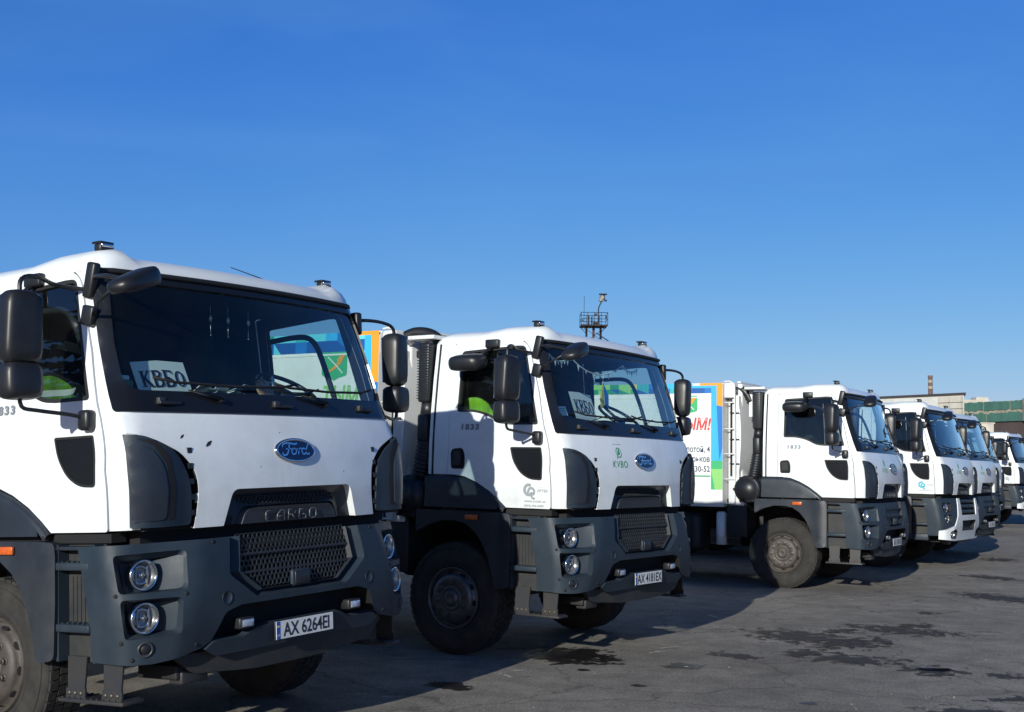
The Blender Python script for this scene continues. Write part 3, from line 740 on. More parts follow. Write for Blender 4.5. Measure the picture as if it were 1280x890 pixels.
def stroke(mb, pts, wdt, G, m, cap=True):
    """flat ribbon along 2-D points"""
    P = [Vector(p) for p in pts]; L = []; R = []
    for i, p in enumerate(P):
        t = (P[min(i+1, len(P)-1)]-P[max(i-1, 0)]).normalized(); n = Vector((-t.y, t.x)); wv = wdt[i] if isinstance(wdt, (list, tuple)) else wdt
        L.append(p+n*wv/2); R.append(p-n*wv/2)
    a = [mb.bm.verts.new(G(*p)) for p in L]; b = [mb.bm.verts.new(G(*p)) for p in R]
    for i in range(len(P)-1): mb.face([a[i], a[i+1], b[i+1], b[i]], m)
def m_cargo():
    mb = MB(); H = 0.062; W = 0.066; segs = {
        'C': [[(1, 1), (.2, 1), (0, .8), (0, .2), (.2, 0), (1, 0)]], 'A': [[(0, 0), (0, .55), (.45, 1), (1, 1), (1, 0)], [(.05, .4), (1, .4)]],
        'R': [[(0, 0), (0, 1), (1, 1), (1, .5), (0, .5)], [(.5, .5), (1, 0)]], 'G': [[(1, .95), (0, 1), (0, 0), (1, 0), (1, .45), (.5, .45)]],
        'O': [[(.2, 0), (0, .2), (0, .8), (.2, 1), (.8, 1), (1, .8), (1, .2), (.8, 0), (.2, 0)]]}
    x0 = 0.235
    for ch in 'CARGO':
        for s_ in segs[ch]:
            pts = []
            for a, b in s_:
                u = x0-a*W*0.92; z = 1.283+b*H*0.93; pts.append(cab(u, z)-nrm(cab, u, z)*0.026)
            mb.tube(pts, 0.0044, mat('dull_lettering', (0.14, 0.15, 0.17), 0.4, metal=0.5, var=0.2), 5)
        x0 -= 0.096
    return mb.build('nameplate_lettering')
def m_badge():
    mb = MB(); M = frame_at(cab, 0, 1.693)
    def oval(sx, sz, y): return [M @ Vector((sx*cos(2*pi*k/40), y, sz*sin(2*pi*k/40))) for k in range(40)]
    rings = [oval(.178, .076, 0.0), oval(.176, .074, .014), (oval(.164, .064, .017)), oval(.160, .060, .012), oval(.155, .056, .013)]
    V = [[mb.bm.verts.new(p) for p in r] for r in rings]
    ms = [CHROME, CHROME, CHROME, BLUE]
    for i in range(4):
        for k in range(40): mb.face([V[i][k], V[i][(k+1) % 40], V[i+1][(k+1) % 40], V[i+1][k]], ms[i], True)
    mb.face(V[-1], BLUE)
    return mb.build('badge', recalc=True)
def m_ford():
    mb = MB(); M = frame_at(cab, 0, 1.693)
    sg = -1  # text reads left-to-right for someone facing the truck: towards truck's left is -x
    G = lambda x, y: M @ Vector((-x, 0.0155, y))
    w1 = 0.009
    def st(p, w=w1): stroke(mb, catmull([(a*0.128, b*0.05) for a, b in p], 5), w, G, CHROME)
    st([(-.95, .35), (-.85, .75), (-.45, .85), (-.05, .72), (.12, .85)], .010); st([(-.42, .78), (-.52, .1), (-.68, -.5), (-.92, -.62), (-.98, -.3)], .011); st([(-.72, .12), (-.45, .18), (-.28, .12)], .007)
    st([(-.18, .18), (-.34, -.1), (-.28, -.5), (-.08, -.42), (.0, -.05), (-.12, .2), (-.2, .1)], .009); st([(-.05, .1), (.12, .12), (.22, .2)], .006)
    st([(.2, .22), (.16, -.2), (.1, -.55)], .009); st([(.16, -.05), (.28, .2), (.42, .16)], .008)
    st([(.66, .12), (.5, .2), (.38, -.12), (.46, -.5), (.62, -.4), (.72, 0)], .009); st([(.98, .95), (.82, .5), (.7, -.1), (.72, -.5), (.92, -.42)], .009)
    return mb.build('badge_lettering')
def gsurf(off=0.0055, F=cab):
    return lambda u, z: F(u, z)+nrm(F, u, z)*off
def text_on(body, size, u0, z0, F, m, name, align='LEFT', shear=0.0, space=1.0, bold=0.0, off=0.0055, sy=1.0):
    """u decreases to the reader's right on the front and on the truck's right side"""
    mb = MB(); T = text2d(body, size, align, shear, space, bold); G = gsurf(off, F)
    put_text(mb, T, lambda x, y: G(u0-x, z0+y*sy), m); return mb.build(name)
def m_kvbo():
    mb = MB(); G = gsurf()
    put_text(mb, text2d('KVBO', 0.085, 'CENTER', 0, 1.15), lambda x, y: G(0.432-x, 1.635+y), GREENT)
    # round emblem: ring with a leaf stroke
    for r0, r1 in ((0.044, 0.036), (0.020, 0.0)):
        A = [mb.bm.verts.new(G(0.43+r0*cos(2*pi*k/24), 1.765+r0*sin(2*pi*k/24))) for k in range(24)]
        if r1 == 0: mb.face(A, GREENT)
        else:
            B = [mb.bm.verts.new(G(0.43+r1*cos(2*pi*k/24), 1.765+r1*sin(2*pi*k/24))) for k in range(24)]
            for k in range(24): mb.face([A[k], A[(k+1) % 24], B[(k+1) % 24], B[k]], GREENT)
    stroke(mb, catmull([(0.47, 1.71), (0.45, 1.75), (0.42, 1.79), (0.405, 1.80)]), 0.012, G, GREENT)
    put_text(mb, text2d('-'*26, 0.026, 'CENTER', 0, 0.8), lambda x, y: G(0.432-x, 1.832+y), GREYT)
    return mb.build('front_emblem', recalc=False)
def m_avtek(kind):
    c = GREYT if kind == 'grey' else TEALT
    mb = MB()
    def G(a, b):
        y = -0.50+a; z = 1.30+b; return gsurf(0.0075)(cab_u(y, z), z)
    # swirl logo: thick open ring plus offset disc
    def arc(cx, cz, r, a0, a1, w): stroke(mb, [(cx+r*cos(radians(a0+(a1-a0)*k/20)), cz+r*sin(radians(a0+(a1-a0)*k/20))) for k in range(21)], w, G, c)
    arc(0.075, 0.135, 0.042, 60, 330, 0.026); arc(0.10, 0.120, 0.030, -60, 200, 0.022); arc(0.125, 0.085, 0.022, 150, 300, 0.018)
    put_text(mb, text2d('АВТЕК', 0.031, 'LEFT', 0, 1.1, 0.001), lambda x, y: G(0.16+x, 0.118+y), GREYT)
    put_text(mb, text2d('------------', 0.024, 'LEFT', 0, .75), lambda x, y: G(0.16+x, 0.155+y), GREYT)
    put_text(mb, text2d('www.avtek.ua', 0.036, 'LEFT', 0, 1.05), lambda x, y: G(0.03+x, 0.030+y), GREYT)
    if kind == 'grey': put_text(mb, text2d('(044) 496-0000', 0.031, 'LEFT', 0, 1.0), lambda x, y: G(0.03+x, -0.008+y), GREYT)
    return mb.build('side_emblem')
def m_chips():
    mb = MB(); G = gsurf(0.0045)
    for u, z, l, a in ((0.665, 1.735, 0.028, 0.6), (0.835, 1.775, 0.018, 0.7), (0.10, 1.80, 0.006, 0.2), (-0.45, 1.56, 0.007, 1.0), (0.30, 1.60, 0.006, 2.0)):
        stroke(mb, [(u-l*cos(a), z-l*sin(a)*-1), (u, z), (u+l*cos(a), z+l*sin(a)*-1)], [l*0.2, l*0.7, l*0.15], G, BLACKM)
    return mb.build('paint_chip')
def m_num(s):
    mb = MB(); G = gsurf(0.0075)
    put_text(mb, text2d('1833', 0.082, 'CENTER', 0, 1.3, 0.004), lambda x, y: G(s*cab_u(-1.055+s*x*1.0, 1.945+y), 1.945+y*0.82), GREYT if False else mat('number_grey', (0.20, 0.22, 0.25), 0.4, var=0.1))
    return mb.build('model_number')
def m_plate(txt):
    mb = MB(); mb.box((0, 0, 0), (0.52, 0.012, 0.112), DARKP, 0.003); mb.box((0, 0.0075, 0), (0.508, 0.003, 0.102), PLATE)
    mb.box((0.238, 0.0095, 0), (0.028, 0.002, 0.10), FLAGB); mb.box((0.238, 0.0108, 0.022), (0.020, 0.001, 0.010), PAL['yellow'])
    put_text(mb, text2d('UA', 0.022, 'CENTER'), lambda x, y: Vector((0.238-x, 0.0112, -0.035+y)), PLATE)
    return mb.build('licence_plate')
def m_platetext(txt):
    mb = MB(); put_text(mb, text2d(txt, 0.108, 'CENTER', 0, 0.97, 0.0016), lambda x, y: Vector((-0.014-x*0.90, 0.0105, -0.037+y)), INK); return mb.build('plate_lettering')
def m_wiper(i):
    mb = MB()
    piv, tip, mid = ((0.50, 1.985), (-0.15, 2.085), (0.95, 2.10)) if i == 0 else ((-0.42, 1.985), (-0.98, 2.085), (0.05, 2.10))
    g = gsurf(0.03)
    mb.cyl(cab(*piv), cab(*piv)+nrm(cab, *piv)*0.035, 0.018, DARKP, 10)
    bl = [(tip[0]+(mid[0]-tip[0])*k/8, 2.062+0.03*abs(k/8-0.5)+(0.02 if k in (0, 8) else 0)) for k in range(9)]
    mb.tube([g(*p) for p in bl], 0.008, BLACKM, 6)
    mb.tube([g(*piv), g((piv[0]+mid[0])/2, 2.03), g((tip[0]+mid[0])/2+0.1, 2.075)], [0.013, 0.009, 0.006], BLACKM, 6)
    return mb.build('wiper')
def m_grab(i):
    mb = MB(); x = (0.86, 0.0, -0.86)[i]
    for d in (-0.07, 0.07): pass
    mb.box(cab(x, 1.965)+Vector((0, 0.012, 0)), (0.16, 0.03, 0.022), DARKP, 0.006); mb.box(cab(x+.06, 1.975)+Vector((0, 0.018, 0)), (0.05, 0.03, 0.04), GRILLE, 0.006)
    return mb.build('cowl_step')
# mirrors -- positions are truck-local, s = +1 truck's right
def m_mirror_main(s):
    mb = MB(); t = bmesh.new(); bmesh.ops.create_cube(t, size=1)
    bmesh.ops.subdivide_edges(t, edges=t.edges[:], cuts=5, use_grid_fill=True)
    for v in t.verts:
        x, y, z = v.co*2
        n = (abs(x)**4.5+abs(y)**3.2+abs(z)**6)**(-1/5.2) if (x or y or z) else 1
        x, y, z = x*n, y*n, z*n
        w = 0.105*(1-0.05*z); d = 0.075*(1+0.1*z)
        v.co = Vector((x*w, y*d, z*0.195))
    mb.merge(t, DARKP, (0, 0, 0), None, True)
    mb.box((0, -0.069, 0), (0.165, 0.006, 0.33), CHROME, 0.003)
    return mb.build('mirror_housing')
def m_mirror_small(s):
    mb = MB(); t = bmesh.new(); bmesh.ops.create_cube(t, size=1)
    bmesh.ops.subdivide_edges(t, edges=t.edges[:], cuts=5, use_grid_fill=True)
    for v in t.verts:
        x, y, z = v.co*2; n = (abs(x)**4+abs(y)**3+abs(z)**4)**(-1/4.5)
        v.co = Vector((x*n*0.108, y*n*0.075, z*n*0.098))
    mb.merge(t, DARKP, (0, 0, 0), None, True); mb.box((0, -0.068, 0), (0.16, 0.006, 0.14), CHROME, 0.003)
    return mb.build('wide_angle_mirror')
def m_arm_r():
    mb = MB()   # truck's right side (door side towards camera)
    a = cab(cab_u(-0.42, 2.62), 2.62)
    mb.box(a+Vector((0.02, 0.0, 0.03)), (0.05, 0.07, 0.20), DARKP, 0.014, rot=Matrix.Rotation(radians(-14), 3, 'X'))
    mb.tube(catmull([a+Vector((0.0, -0.03, -0.02)), (1.28, -0.52, 2.62), (1.45, -0.46, 2.64), (1.58, -0.42, 2.61), (1.60, -0.41, 2.50), (1.60, -0.41, 2.14)], 4), 0.0125, DARKP, 8)
    return mb.build('mirror_arm')
def m_arm_r2():
    mb = MB(); k = cab(cab_u(-0.33, 1.885), 1.885)
    mb.tube(catmull([(1.60, -0.41, 2.04), (1.59, -0.41, 1.945), (1.50, -0.40, 1.925), (1.33, -0.36, 1.905), k+Vector((0.03, 0, 0))], 4), 0.011, DARKP, 8)
    mb.box(k+Vector((0.03, 0, -0.01)), (0.07, 0.085, 0.11), DARKP, 0.02)
    return mb.build('mirror_arm')
def m_arm_l():
    mb = MB(); a = cab(-cab_u(-0.42, 2.60), 2.60)
    mb.box(a+Vector((-0.02, 0.02, 0.0)), (0.06, 0.08, 0.16), DARKP, 0.016)
    mb.tube(catmull([a+Vector((-0.01, 0.0, 0.02)), (-1.24, -0.36, 2.63), (-1.42, -0.355, 2.63), (-1.54, -0.35, 2.60), (-1.56, -0.35, 2.50), (-1.56, -0.35, 2.10)], 4), 0.0125, DARKP, 8)
    return mb.build('mirror_arm')
def m_arm_l2():
    mb = MB(); k = cab(-1.20, 1.94)
    mb.tube(catmull([(-1.56, -0.35, 2.04), (-1.55, -0.35, 1.945), (-1.44, -0.30, 1.925), (-1.28, -0.22, 1.93), k], 4), 0.0105, DARKP, 8)
    return mb.build('mirror_arm')
def m_kerb():
    mb = MB(); a = cab(cab_u(-0.87, 2.69), 2.69)
    mb.box(a+Vector((0.02, 0.0, 0.01)), (0.05, 0.14, 0.075), DARKP, 0.012)
    mb.tube([a+Vector((0.03, 0, -0.02)), (1.24, -0.93, 2.60), (1.29, -0.98, 2.55)], 0.014, DARKP, 8)
    t = bmesh.new(); bmesh.ops.create_cube(t, size=1); bmesh.ops.subdivide_edges(t, edges=t.edges[:], cuts=4, use_grid_fill=True)
    for v in t.verts:
        x, y, z = v.co*2; n = (abs(x)**3+abs(y)**3+abs(z)**3)**(-1/3.6); v.co = Vector((x*n*0.12, y*n*0.170, z*n*0.072))
    mb.merge(t, DARKP, (1.34, -1.0, 2.525), Matrix.Rotation(radians(12), 3, 'Y'), True)
    return mb.build('kerb_mirror')
def m_frontmirror():
    mb = MB()
    a = cab(cab_u(-0.42, 2.66), 2.66); b = cab(cab_u(-0.38, 2.45), 2.45)
    mb.tube(catmull([a+Vector((0.03, 0.02, 0.0)), (1.20, -0.30, 2.655), (1.26, -0.14, 2.63), (1.27, -0.02, 2.60)], 4), 0.013, DARKP, 8)
    mb.tube([b+Vector((0.03, 0.02, 0)), (1.26, -0.22, 2.50), (1.28, -0.05, 2.57)], 0.010, DARKP, 6)
    mb.box(b+Vector((0.022, -0.02, 0)), (0.045, 0.09, 0.11), DARKP, 0.012, rot=Matrix.Rotation(radians(-14), 3, 'X'))
    t = bmesh.new(); bmesh.ops.create_cube(t, size=1); bmesh.ops.subdivide_edges(t, edges=t.edges[:], cuts=4, use_grid_fill=True)
    for v in t.verts:
        x, y, z = v.co*2; n = (abs(x)**3.5+abs(y)**3+abs(z)**3)**(-1/3.8); v.co = Vector((x*n*0.165, y*n*0.085, z*n*0.052*(1-0.2*x)))
    mb.merge(t, DARKP, (1.215, 0.01, 2.588), Matrix.Rotation(radians(20), 3, 'Y') @ Matrix.Rotation(radians(8), 3, 'Z'), True)
    return mb.build('front_mirror')
# wheels
TR = 0.488
def m_tyre(n=64, blocks=True):
    mb = MB()   # axis +X outward, origin at wheel centre; outer face near x=0
    prof = [(0.30, -0.02), (0.315, 0.004), (0.36, 0.016), (0.42, 0.018), (0.465, 0.008), (0.485, -0.006), (0.492, -0.018), (0.492, -0.252), (0.485, -0.266), (0.42, -0.285), (0.34, -0.28), (0.30, -0.26)]
    mb.lathe(prof, (0, 0, 0), (1, 0, 0), TYRE, n)
    if blocks:
        for ring, (x0, x1, sh) in enumerate([(-0.016, -0.068, 0), (-0.076, -0.130, 0.5), (-0.140, -0.194, 0), (-0.202, -0.254, 0.5)]):
            K = 52
            for k in range(K):
                a0 = 2*pi*(k+sh+0.06)/K; a1 = 2*pi*(k+sh+0.90)/K; r0, r1 = 0.488, 0.505
                if ring in (0, 3) and k % 2: r1 = 0.502
                P = [(x0, a0), (x1, a0+0.012), (x1, a1+0.012), (x0, a1)]
                A = [mb.bm.verts.new((x, cos(a)*r1, sin(a)*r1)) for x, a in P]; B = [mb.bm.verts.new((x, cos(a)*r0, sin(a)*r0)) for x, a in P]
                mb.face(A, TYRE)
                for i in range(4): mb.face([A[i], A[(i+1) % 4], B[(i+1) % 4], B[i]], TYRE)
    # side-wall ring ribs
    for r in (0.345, 0.455): mb.lathe([(r-0.004, 0.012), (r, 0.0215), (r+0.004, 0.012)], (0, 0, 0), (1, 0, 0), TYRE, n)
    for v in mb.bm.verts:
        r = sqrt(v.co.y**2+v.co.z**2); k = (0.27+(r-0.30)*(TR-0.27)/0.205)/r; v.co.y *= k; v.co.z *= k
    return mb.build('wheel', sharp=40)
def m_rim(m, dish=False):
    mb = MB()
    if not dish:
        prof = [(0.302, -0.02), (0.300, 0.008), (0.290, 0.010), (0.278, -0.012), (0.268, -0.03), (0.255, -0.035), (0.235, 0.005), (0.222, 0.022), (0.190, 0.028), (0.135, 0.028), (0.120, 0.022), (0.112, 0.02)]
    else:
        prof = [(0.302, -0.02), (0.300, 0.008), (0.290, 0.010), (0.278, -0.012), (0.262, -0.05), (0.245, -0.11), (0.225, -0.125), (0.140, -0.125), (0.12, -0.11), (0.11, -0.06)]
    mb.lathe(prof, (0, 0, 0), (1, 0, 0), m, 48)
    for k in range(10):   # hand holes
        a = 2*pi*(k+0.5)/10; r = 0.2485; h = -0.008 if not dish else -0.085
        c = Vector((h, cos(a)*r, sin(a)*r)); tn = Vector((0, -sin(a), cos(a))); rd = Vector((0, cos(a), sin(a)))
        d = (Vector((0.040, 0, 0))-rd*0.020) if not dish else (Vector((0.035, 0, 0))+rd*0.012)
        d2 = d.normalized(); nn = tn.cross(d2).normalized()
        if nn.x < 0: nn = -nn
        mb.face([mb.bm.verts.new(c+nn*0.004+tn*0.030*cos(q)+d2*0.016*sin(q)) for q in [2*pi*i/12 for i in range(12)]], BLACKM)
    for v in mb.bm.verts: v.co.y *= 0.9; v.co.z *= 0.9
    return mb.build('rim', sharp=45)
def m_hub(m, dish=False):
    mb = MB(); x = 0.02 if not dish else -0.06
    mb.lathe([(0.112, x), (0.108, x+0.012), (0.085, x+0.012), (0.078, x+0.004), (0.072, x+0.006), (0.060, x+0.022), (0.035, x+0.030), (0.030, x+0.026), (0, x+0.026)] if not dish else
             [(0.112, x-0.05), (0.112, x+0.03), (0.10, x+0.05), (0.07, x+0.06), (0.0, x+0.065)], (0, 0, 0), (1, 0, 0), m, 32); return mb.build('hub_cap', sharp=35)
def m_nut():
    mb = MB(); mb.lathe([(0.022, 0), (0.022, 0.006), (0.017, 0.008), (0.017, 0.024), (0.010, 0.027), (0.009, 0.036), (0, 0.037)], (0, 0, 0), (1, 0, 0), NUT, 8, False); return mb.build('wheel_nut')
# interior
def m_dash():
    mb = MB()
    F = lambda u, z: Vector((u, z, 2.005-0.10*max(0, (-0.55-z))*2-0.0*abs(u)))
    V = [(-1.08, -0.20), (1.08, -0.20), (1.08, -0.62), (-1.08, -0.62)]
    mb.prism([(-1.09, -0.20, 2.01), (1.09, -0.20, 2.01), (1.09, -0.50, 2.00), (-1.09, -0.50, 2.00)], (0, 0, -0.25), TRIM)
    mb.box((-0.55, -0.50, 2.00), (0.65, 0.16, 0.10), TRIM, 0.04); mb.box((0.15, -0.66, 1.9), (0.4, 0.2, 0.3), TRIM, 0.03)
    mb.box((0, -0.55, 1.6), (2.1, 0.3, 0.5), TRIM)
    return mb.build('dashboard')
def m_steer():
    mb = MB(); c = Vector((-0.60, -0.56, 2.12)); M = Matrix.Translation(c) @ Matrix.Rotation(radians(-32), 4, 'X')
    mb.tube([M @ Vector((0.225*cos(2*pi*k/32), 0.225*sin(2*pi*k/32), 0)) for k in range(32)], 0.015, DARKP, 8, close=True)
    mb.box((0, 0, 0), (0.001, 0.001, 0.001), DARKP)
    for a in (0.2, pi-0.2, -pi/2): mb.tube([M @ Vector((0.06*cos(a), 0.06*sin(a), -0.02)), M @ Vector((0.22*cos(a), 0.22*sin(a), 0))], 0.014, DARKP, 6)
    mb.lathe([(0.075, -0.03), (0.07, 0.0), (0, 0.01)], M @ Vector((0, 0, -0.01)), (M.to_3x3() @ Vector((0, 0, 1))), DARKP, 16)
    return mb.build('steering_wheel')
def m_seat(x):
    mb = MB(); mb.box((x, -1.05, 1.80), (0.50, 0.48, 0.14), SEATM, 0.04); mb.box((x, -1.30, 2.13), (0.48, 0.13, 0.62), SEATM, 0.04, rot=Matrix.Rotation(radians(10), 3, 'X'))
    mb.box((x, -1.35, 2.50), (0.26, 0.09, 0.18), SEATM, 0.03, rot=Matrix.Rotation(radians(10), 3, 'X')); mb.box((x, -1.05, 1.6), (0.3, 0.35, 0.3), TRIM)
    return mb.build('seat')
def m_grabrail():
    mb = MB()
    for s in (-1, 1): mb.tube(catmull([(s*1.06, -0.50, 2.03), (s*1.05, -0.542, 2.17), (s*1.05, -0.60, 2.324), (s*1.05, -0.664, 2.46), (s*1.05, -0.743, 2.524), (s*1.05, -0.88, 2.537), (s*1.06, -1.10, 2.527)], 4), 0.020, TRIM, 8)
    return mb.build('pillar_trim')
# chassis and body
def m_chassis():
    mb = MB()
    for x in (-0.42, 0.42): mb.box((x, -3.9, 0.88), (0.09, 7.4, 0.26), CHAS)
    for y in (-1.9, -2.8, -3.8, -4.7, -5.8, -7.0): mb.box((0, y, 0.88), (0.8, 0.12, 0.16), CHAS)
    mb.box((0, -1.22, 0.50), (1.7, 0.14, 0.14), CHAS, 0.02); mb.cyl((-1.0, -5.0, 0.5), (1.0, -5.0, 0.5), 0.10, CHAS, 12); mb.lathe([(0, -.2), (.22, -.1), (.22, .1), (0, .2)], (0, -5.0, 0.5), (0, 1, 0), CHAS, 16)
    mb.box((0, -0.75, 0.95), (0.9, 1.1, 0.55), CHAS, 0.03)
    mb.box((0, -4.4, 1.05), (1.1, 6.2, 0.10), CHAS)
    for x in (-0.6, 0.6): mb.tube([(x, -0.5, 0.65), (x, -1.22, 0.60), (x, -1.95, 0.68)], 0.03, CHAS, 8)
    mb.tube([(0.3, -0.4, 0.55), (-0.75, -0.95, 0.48)], 0.025, CHAS, 8)
    # rear cab mount / inner wing behind the front wheel
    for s in (-1, 1):
        mb.box((s*0.95, -1.90, 0.95), (0.45, 0.30, 0.55), CHAS, 0.02)
        mb.box((s*0.93, -1.73, 1.20), (0.5, 0.2, 0.05), CHAS, 0.01)
    return mb.build('chassis')
def m_tank(s):
    mb = MB(); y0, y1 = (-2.45, -3.35) if s > 0 else (-2.2, -3.4)
    mb.box((s*0.93, (y0+y1)/2, 0.72), (0.52, abs(y1-y0), 0.56), ALU if s < 0 else CHAS, 0.10, 3)
    for y in (y0-0.2, y1+0.2): mb.box((s*0.94, y, 0.72), (0.55, 0.04, 0.58), CHAS, 0.10, 3)
    return mb.build('fuel_tank' if s < 0 else 'battery_box')
def m_tools():
    mb = MB(); mb.box((0.96, -4.0, 0.82), (0.4, 0.6, 0.42), CHAS, 0.02); return mb.build('side_locker')
def m_airtank():
    mb = MB(); mb.cyl((1.1, -2.15, 0.56), (1.1, -2.15, 1.0), 0.075, WSTEEL, 16); mb.lathe([(0, 0), (.05, 0.0), (.076, -.03)], (1.1, -2.15, 1.03), (0, 0, 1), WSTEEL, 16); return mb.build('air_tank')
def m_guard(s):
    mb = MB()
    for z in (0.58, 0.85): mb.box((s*1.19, -3.95, z), (0.03, 0.9, 0.10), ALU, 0.006)
    mb.box((s*1.15, -3.6, 0.8), (0.04, 0.05, 0.6), CHAS); mb.box((s*1.15, -4.3, 0.8), (0.04, 0.05, 0.6), CHAS); return mb.build('side_guard')
def m_rearfender(s):
    mb = MB(); A = [(0.62*cos(radians(a)), 0.62*sin(radians(a))) for a in range(15, 166, 15)]
    for (a, b) in zip(A, A[1:]): mb.prism([(s*1.22, -5.0+a[0], 0.5+a[1]*0.93), (s*1.22, -5.0+b[0], 0.5+b[1]*0.93), (s*0.6, -5.0+b[0], 0.5+b[1]*0.93), (s*0.6, -5.0+a[0], 0.5+a[1]*0.93)], (0, 0, -0.015), DARKP)
    return mb.build('rear_fender', recalc=True)
BX = 1.245; BF = -2.085; BB = -6.9; ZT = 2.885; ZB = 1.10
def m_body():
    mb = MB()
    prof = [(-BX+0.02, ZB), (-BX, ZB+0.05), (-BX, ZT-0.05), (-BX+0.05, ZT), (-0.4, ZT+0.05), (0.4, ZT+0.05), (BX-0.05, ZT), (BX, ZT-0.05), (BX, ZB+0.05), (BX-0.02, ZB)]
    mb.prism([(x, BF, z) for x, z in prof], (0, BB-BF, 0), WHITEB)
    return mb.build('refuse_body', recalc=True)
def m_seams():
    mb = MB()
    mb.box((BX+0.001, (BF+BB)/2, 2.675), (0.012, BF-BB-0.4, 0.016), WHITEB); mb.box((BX+0.001, (BF+BB)/2, 1.33), (0.012, BF-BB-0.3, 0.016), WHITEB)
    mb.box((-BX-0.001, (BF+BB)/2, 2.675), (0.012, BF-BB-0.4, 0.016), WHITEB)
    for y in (-2.10, -6.85): mb.box((0, y, ZT+0.055), (1.0, 0.05, 0.02), WHITEB)
    return mb.build('body_rib')
def m_tailgate():
    mb = MB(); mb.prism([(-BX, BB-0.01, 0.75), (-BX, BB-0.01, ZT+0.06), (-BX, BB-0.75, ZT+0.02), (-BX, BB-1.55, 2.1), (-BX, BB-1.6, 1.2), (-BX, BB-1.0, 0.75)], (2*BX, 0, 0), WHITEB); 
    for s in (-1, 1): mb.tube([(s*1.27, BB-0.2, 2.85), (s*1.27, BB-0.9, 1.6)], 0.04, STEEL, 10)
    return mb.build('tailgate', recalc=True)
def flat(mb, P, m, off=0.003, s=1):
    """P in (y, z) on the right-hand body side; reader's left is rear"""
    mb.poly([(s*(BX+off), y, z) for y, z in P], m)
def m_mosaic(variant):
    mb = MB(); rnd = random.Random(3+variant); y = -2.26; w = 0.098
    row1 = ['blue', 'lightblue', 'cyan', 'lightblue', 'teal', 'lightblue', 'cyan', 'blue', 'green', 'lightgreen', 'green', 'teal', 'yellow', 'lightgreen', 'green', 'lightgreen', 'yellow']
    k = 0
    while y > BB+0.3:
        wd = w*rnd.choice((1, 1, 1.5, 2)); y1 = y-wd
        far = y < -3.4
        p1 = rnd.choice(['green', 'lightgreen', 'yellow', 'darkgreen', 'lightgreen', 'blue'] if far else ['blue', 'lightblue', 'cyan', 'teal', 'lightblue'])
        p2 = rnd.choice(['green', 'darkgreen', 'lightgreen', 'green', 'deepblue'] if far else ['deepblue', 'blue', 'deepblue', 'teal'])
        z2 = 2.735 if variant == 0 else 2.70
        flat(mb, [(y, 2.81), (y, 2.845), (y1, 2.845), (y1, 2.81)], PAL[p1]) if y > -2.43 else flat(mb, [(y, 2.81), (y, 2.882), (y1, 2.882), (y1, 2.81)], PAL[p1])
        if rnd.random() < 0.5: flat(mb, [(y, z2), (y, 2.81), (y1, 2.81), (y1, z2)], PAL[p2])
        else:
            flat(mb, [(y, z2), (y, 2.81), (y1, 2.81)], PAL[p2]); flat(mb, [(y, z2), (y1, 2.81), (y1, z2)], PAL[rnd.choice([p1, 'deepblue' if not far else 'darkgreen'])])
        y = y1
    zo = 2.54 if variant == 0 else 2.40
    flat(mb, [(-2.087, 2.845), (-2.087, 2.882), (-2.43, 2.882), (-2.43, 2.845)], PAL['orange'])
    flat(mb, [(-2.087, zo), (-2.087, 2.845), (-2.175, 2.845), (-2.175, zo+0.02)], PAL['orange'])
    flat(mb, [(-2.175, 1.76), (-2.175, 2.845), (-2.26, 2.845), (-2.26, 1.76)], PAL['lightblue'])
    flat(mb, [(-2.087, 1.95), (-2.087, zo), (-2.175, zo+0.02), (-2.135, 1.76)], PAL['blue']); flat(mb, [(-2.087, 1.76), (-2.087, 1.95), (-2.135, 1.76)], PAL['lightblue'])
    flat(mb, [(-2.135, 1.76), (-2.175, zo+.02), (-2.175, 1.76)], PAL['lightblue'])
    flat(mb, [(-2.087, 1.64), (-2.087, 1.76), (-2.26, 1.76), (-2.26, 1.64)], PAL['green']); flat(mb, [(-2.087, 1.345), (-2.087, 1.64), (-2.26, 1.64), (-2.20, 1.345)], PAL['lightgreen'])
    flat(mb, [(-2.20, 1.345), (-2.26, 1.64), (-2.26, 1.345)], PAL['green'])
    flat(mb, [(-2.27, 1.525), (-2.27, 1.545), (-4.6, 1.545), (-4.6, 1.525)], GREENT)
    return mb.build('printed_border')
def m_emblem():
    mb = MB(); y0 = -2.63; zc = 2.575
    sh = rpoly([(y0+0.16, zc+0.125), (y0-0.16, zc+0.125), (y0-0.16, zc-0.10), (y0-0.05, zc-0.125), (y0, zc-0.15), (y0+0.05, zc-0.125), (y0+0.16, zc-0.10)], [0, 0, .03, 0, 0, 0, .03])
    flat(mb, sh[::-1], PAL['green'])
    G = lambda a, b: Vector((BX+0.006, a, b))
    stroke(mb, catmull([(y0-.12, zc-.07), (y0-.03, zc-.045), (y0+.05, zc+.01), (y0+.09, zc+.06)], 5), [0.012+0.0022*k for k in range(16)], G, PAL['orange'])
    G = lambda a, b: Vector((BX+0.008, a, b))
    stroke(mb, catmull([(y0+.11, zc-.08), (y0+.02, zc-.0), (y0-.08, zc+.08)], 5), 0.012, G, PLATE)
    stroke(mb, catmull([(y0+.05, zc+.03), (y0+.09, zc+.075), (y0+.12, zc+.065)], 4), 0.04, G, PAL['orange'])
    return mb.build('coat_of_arms')
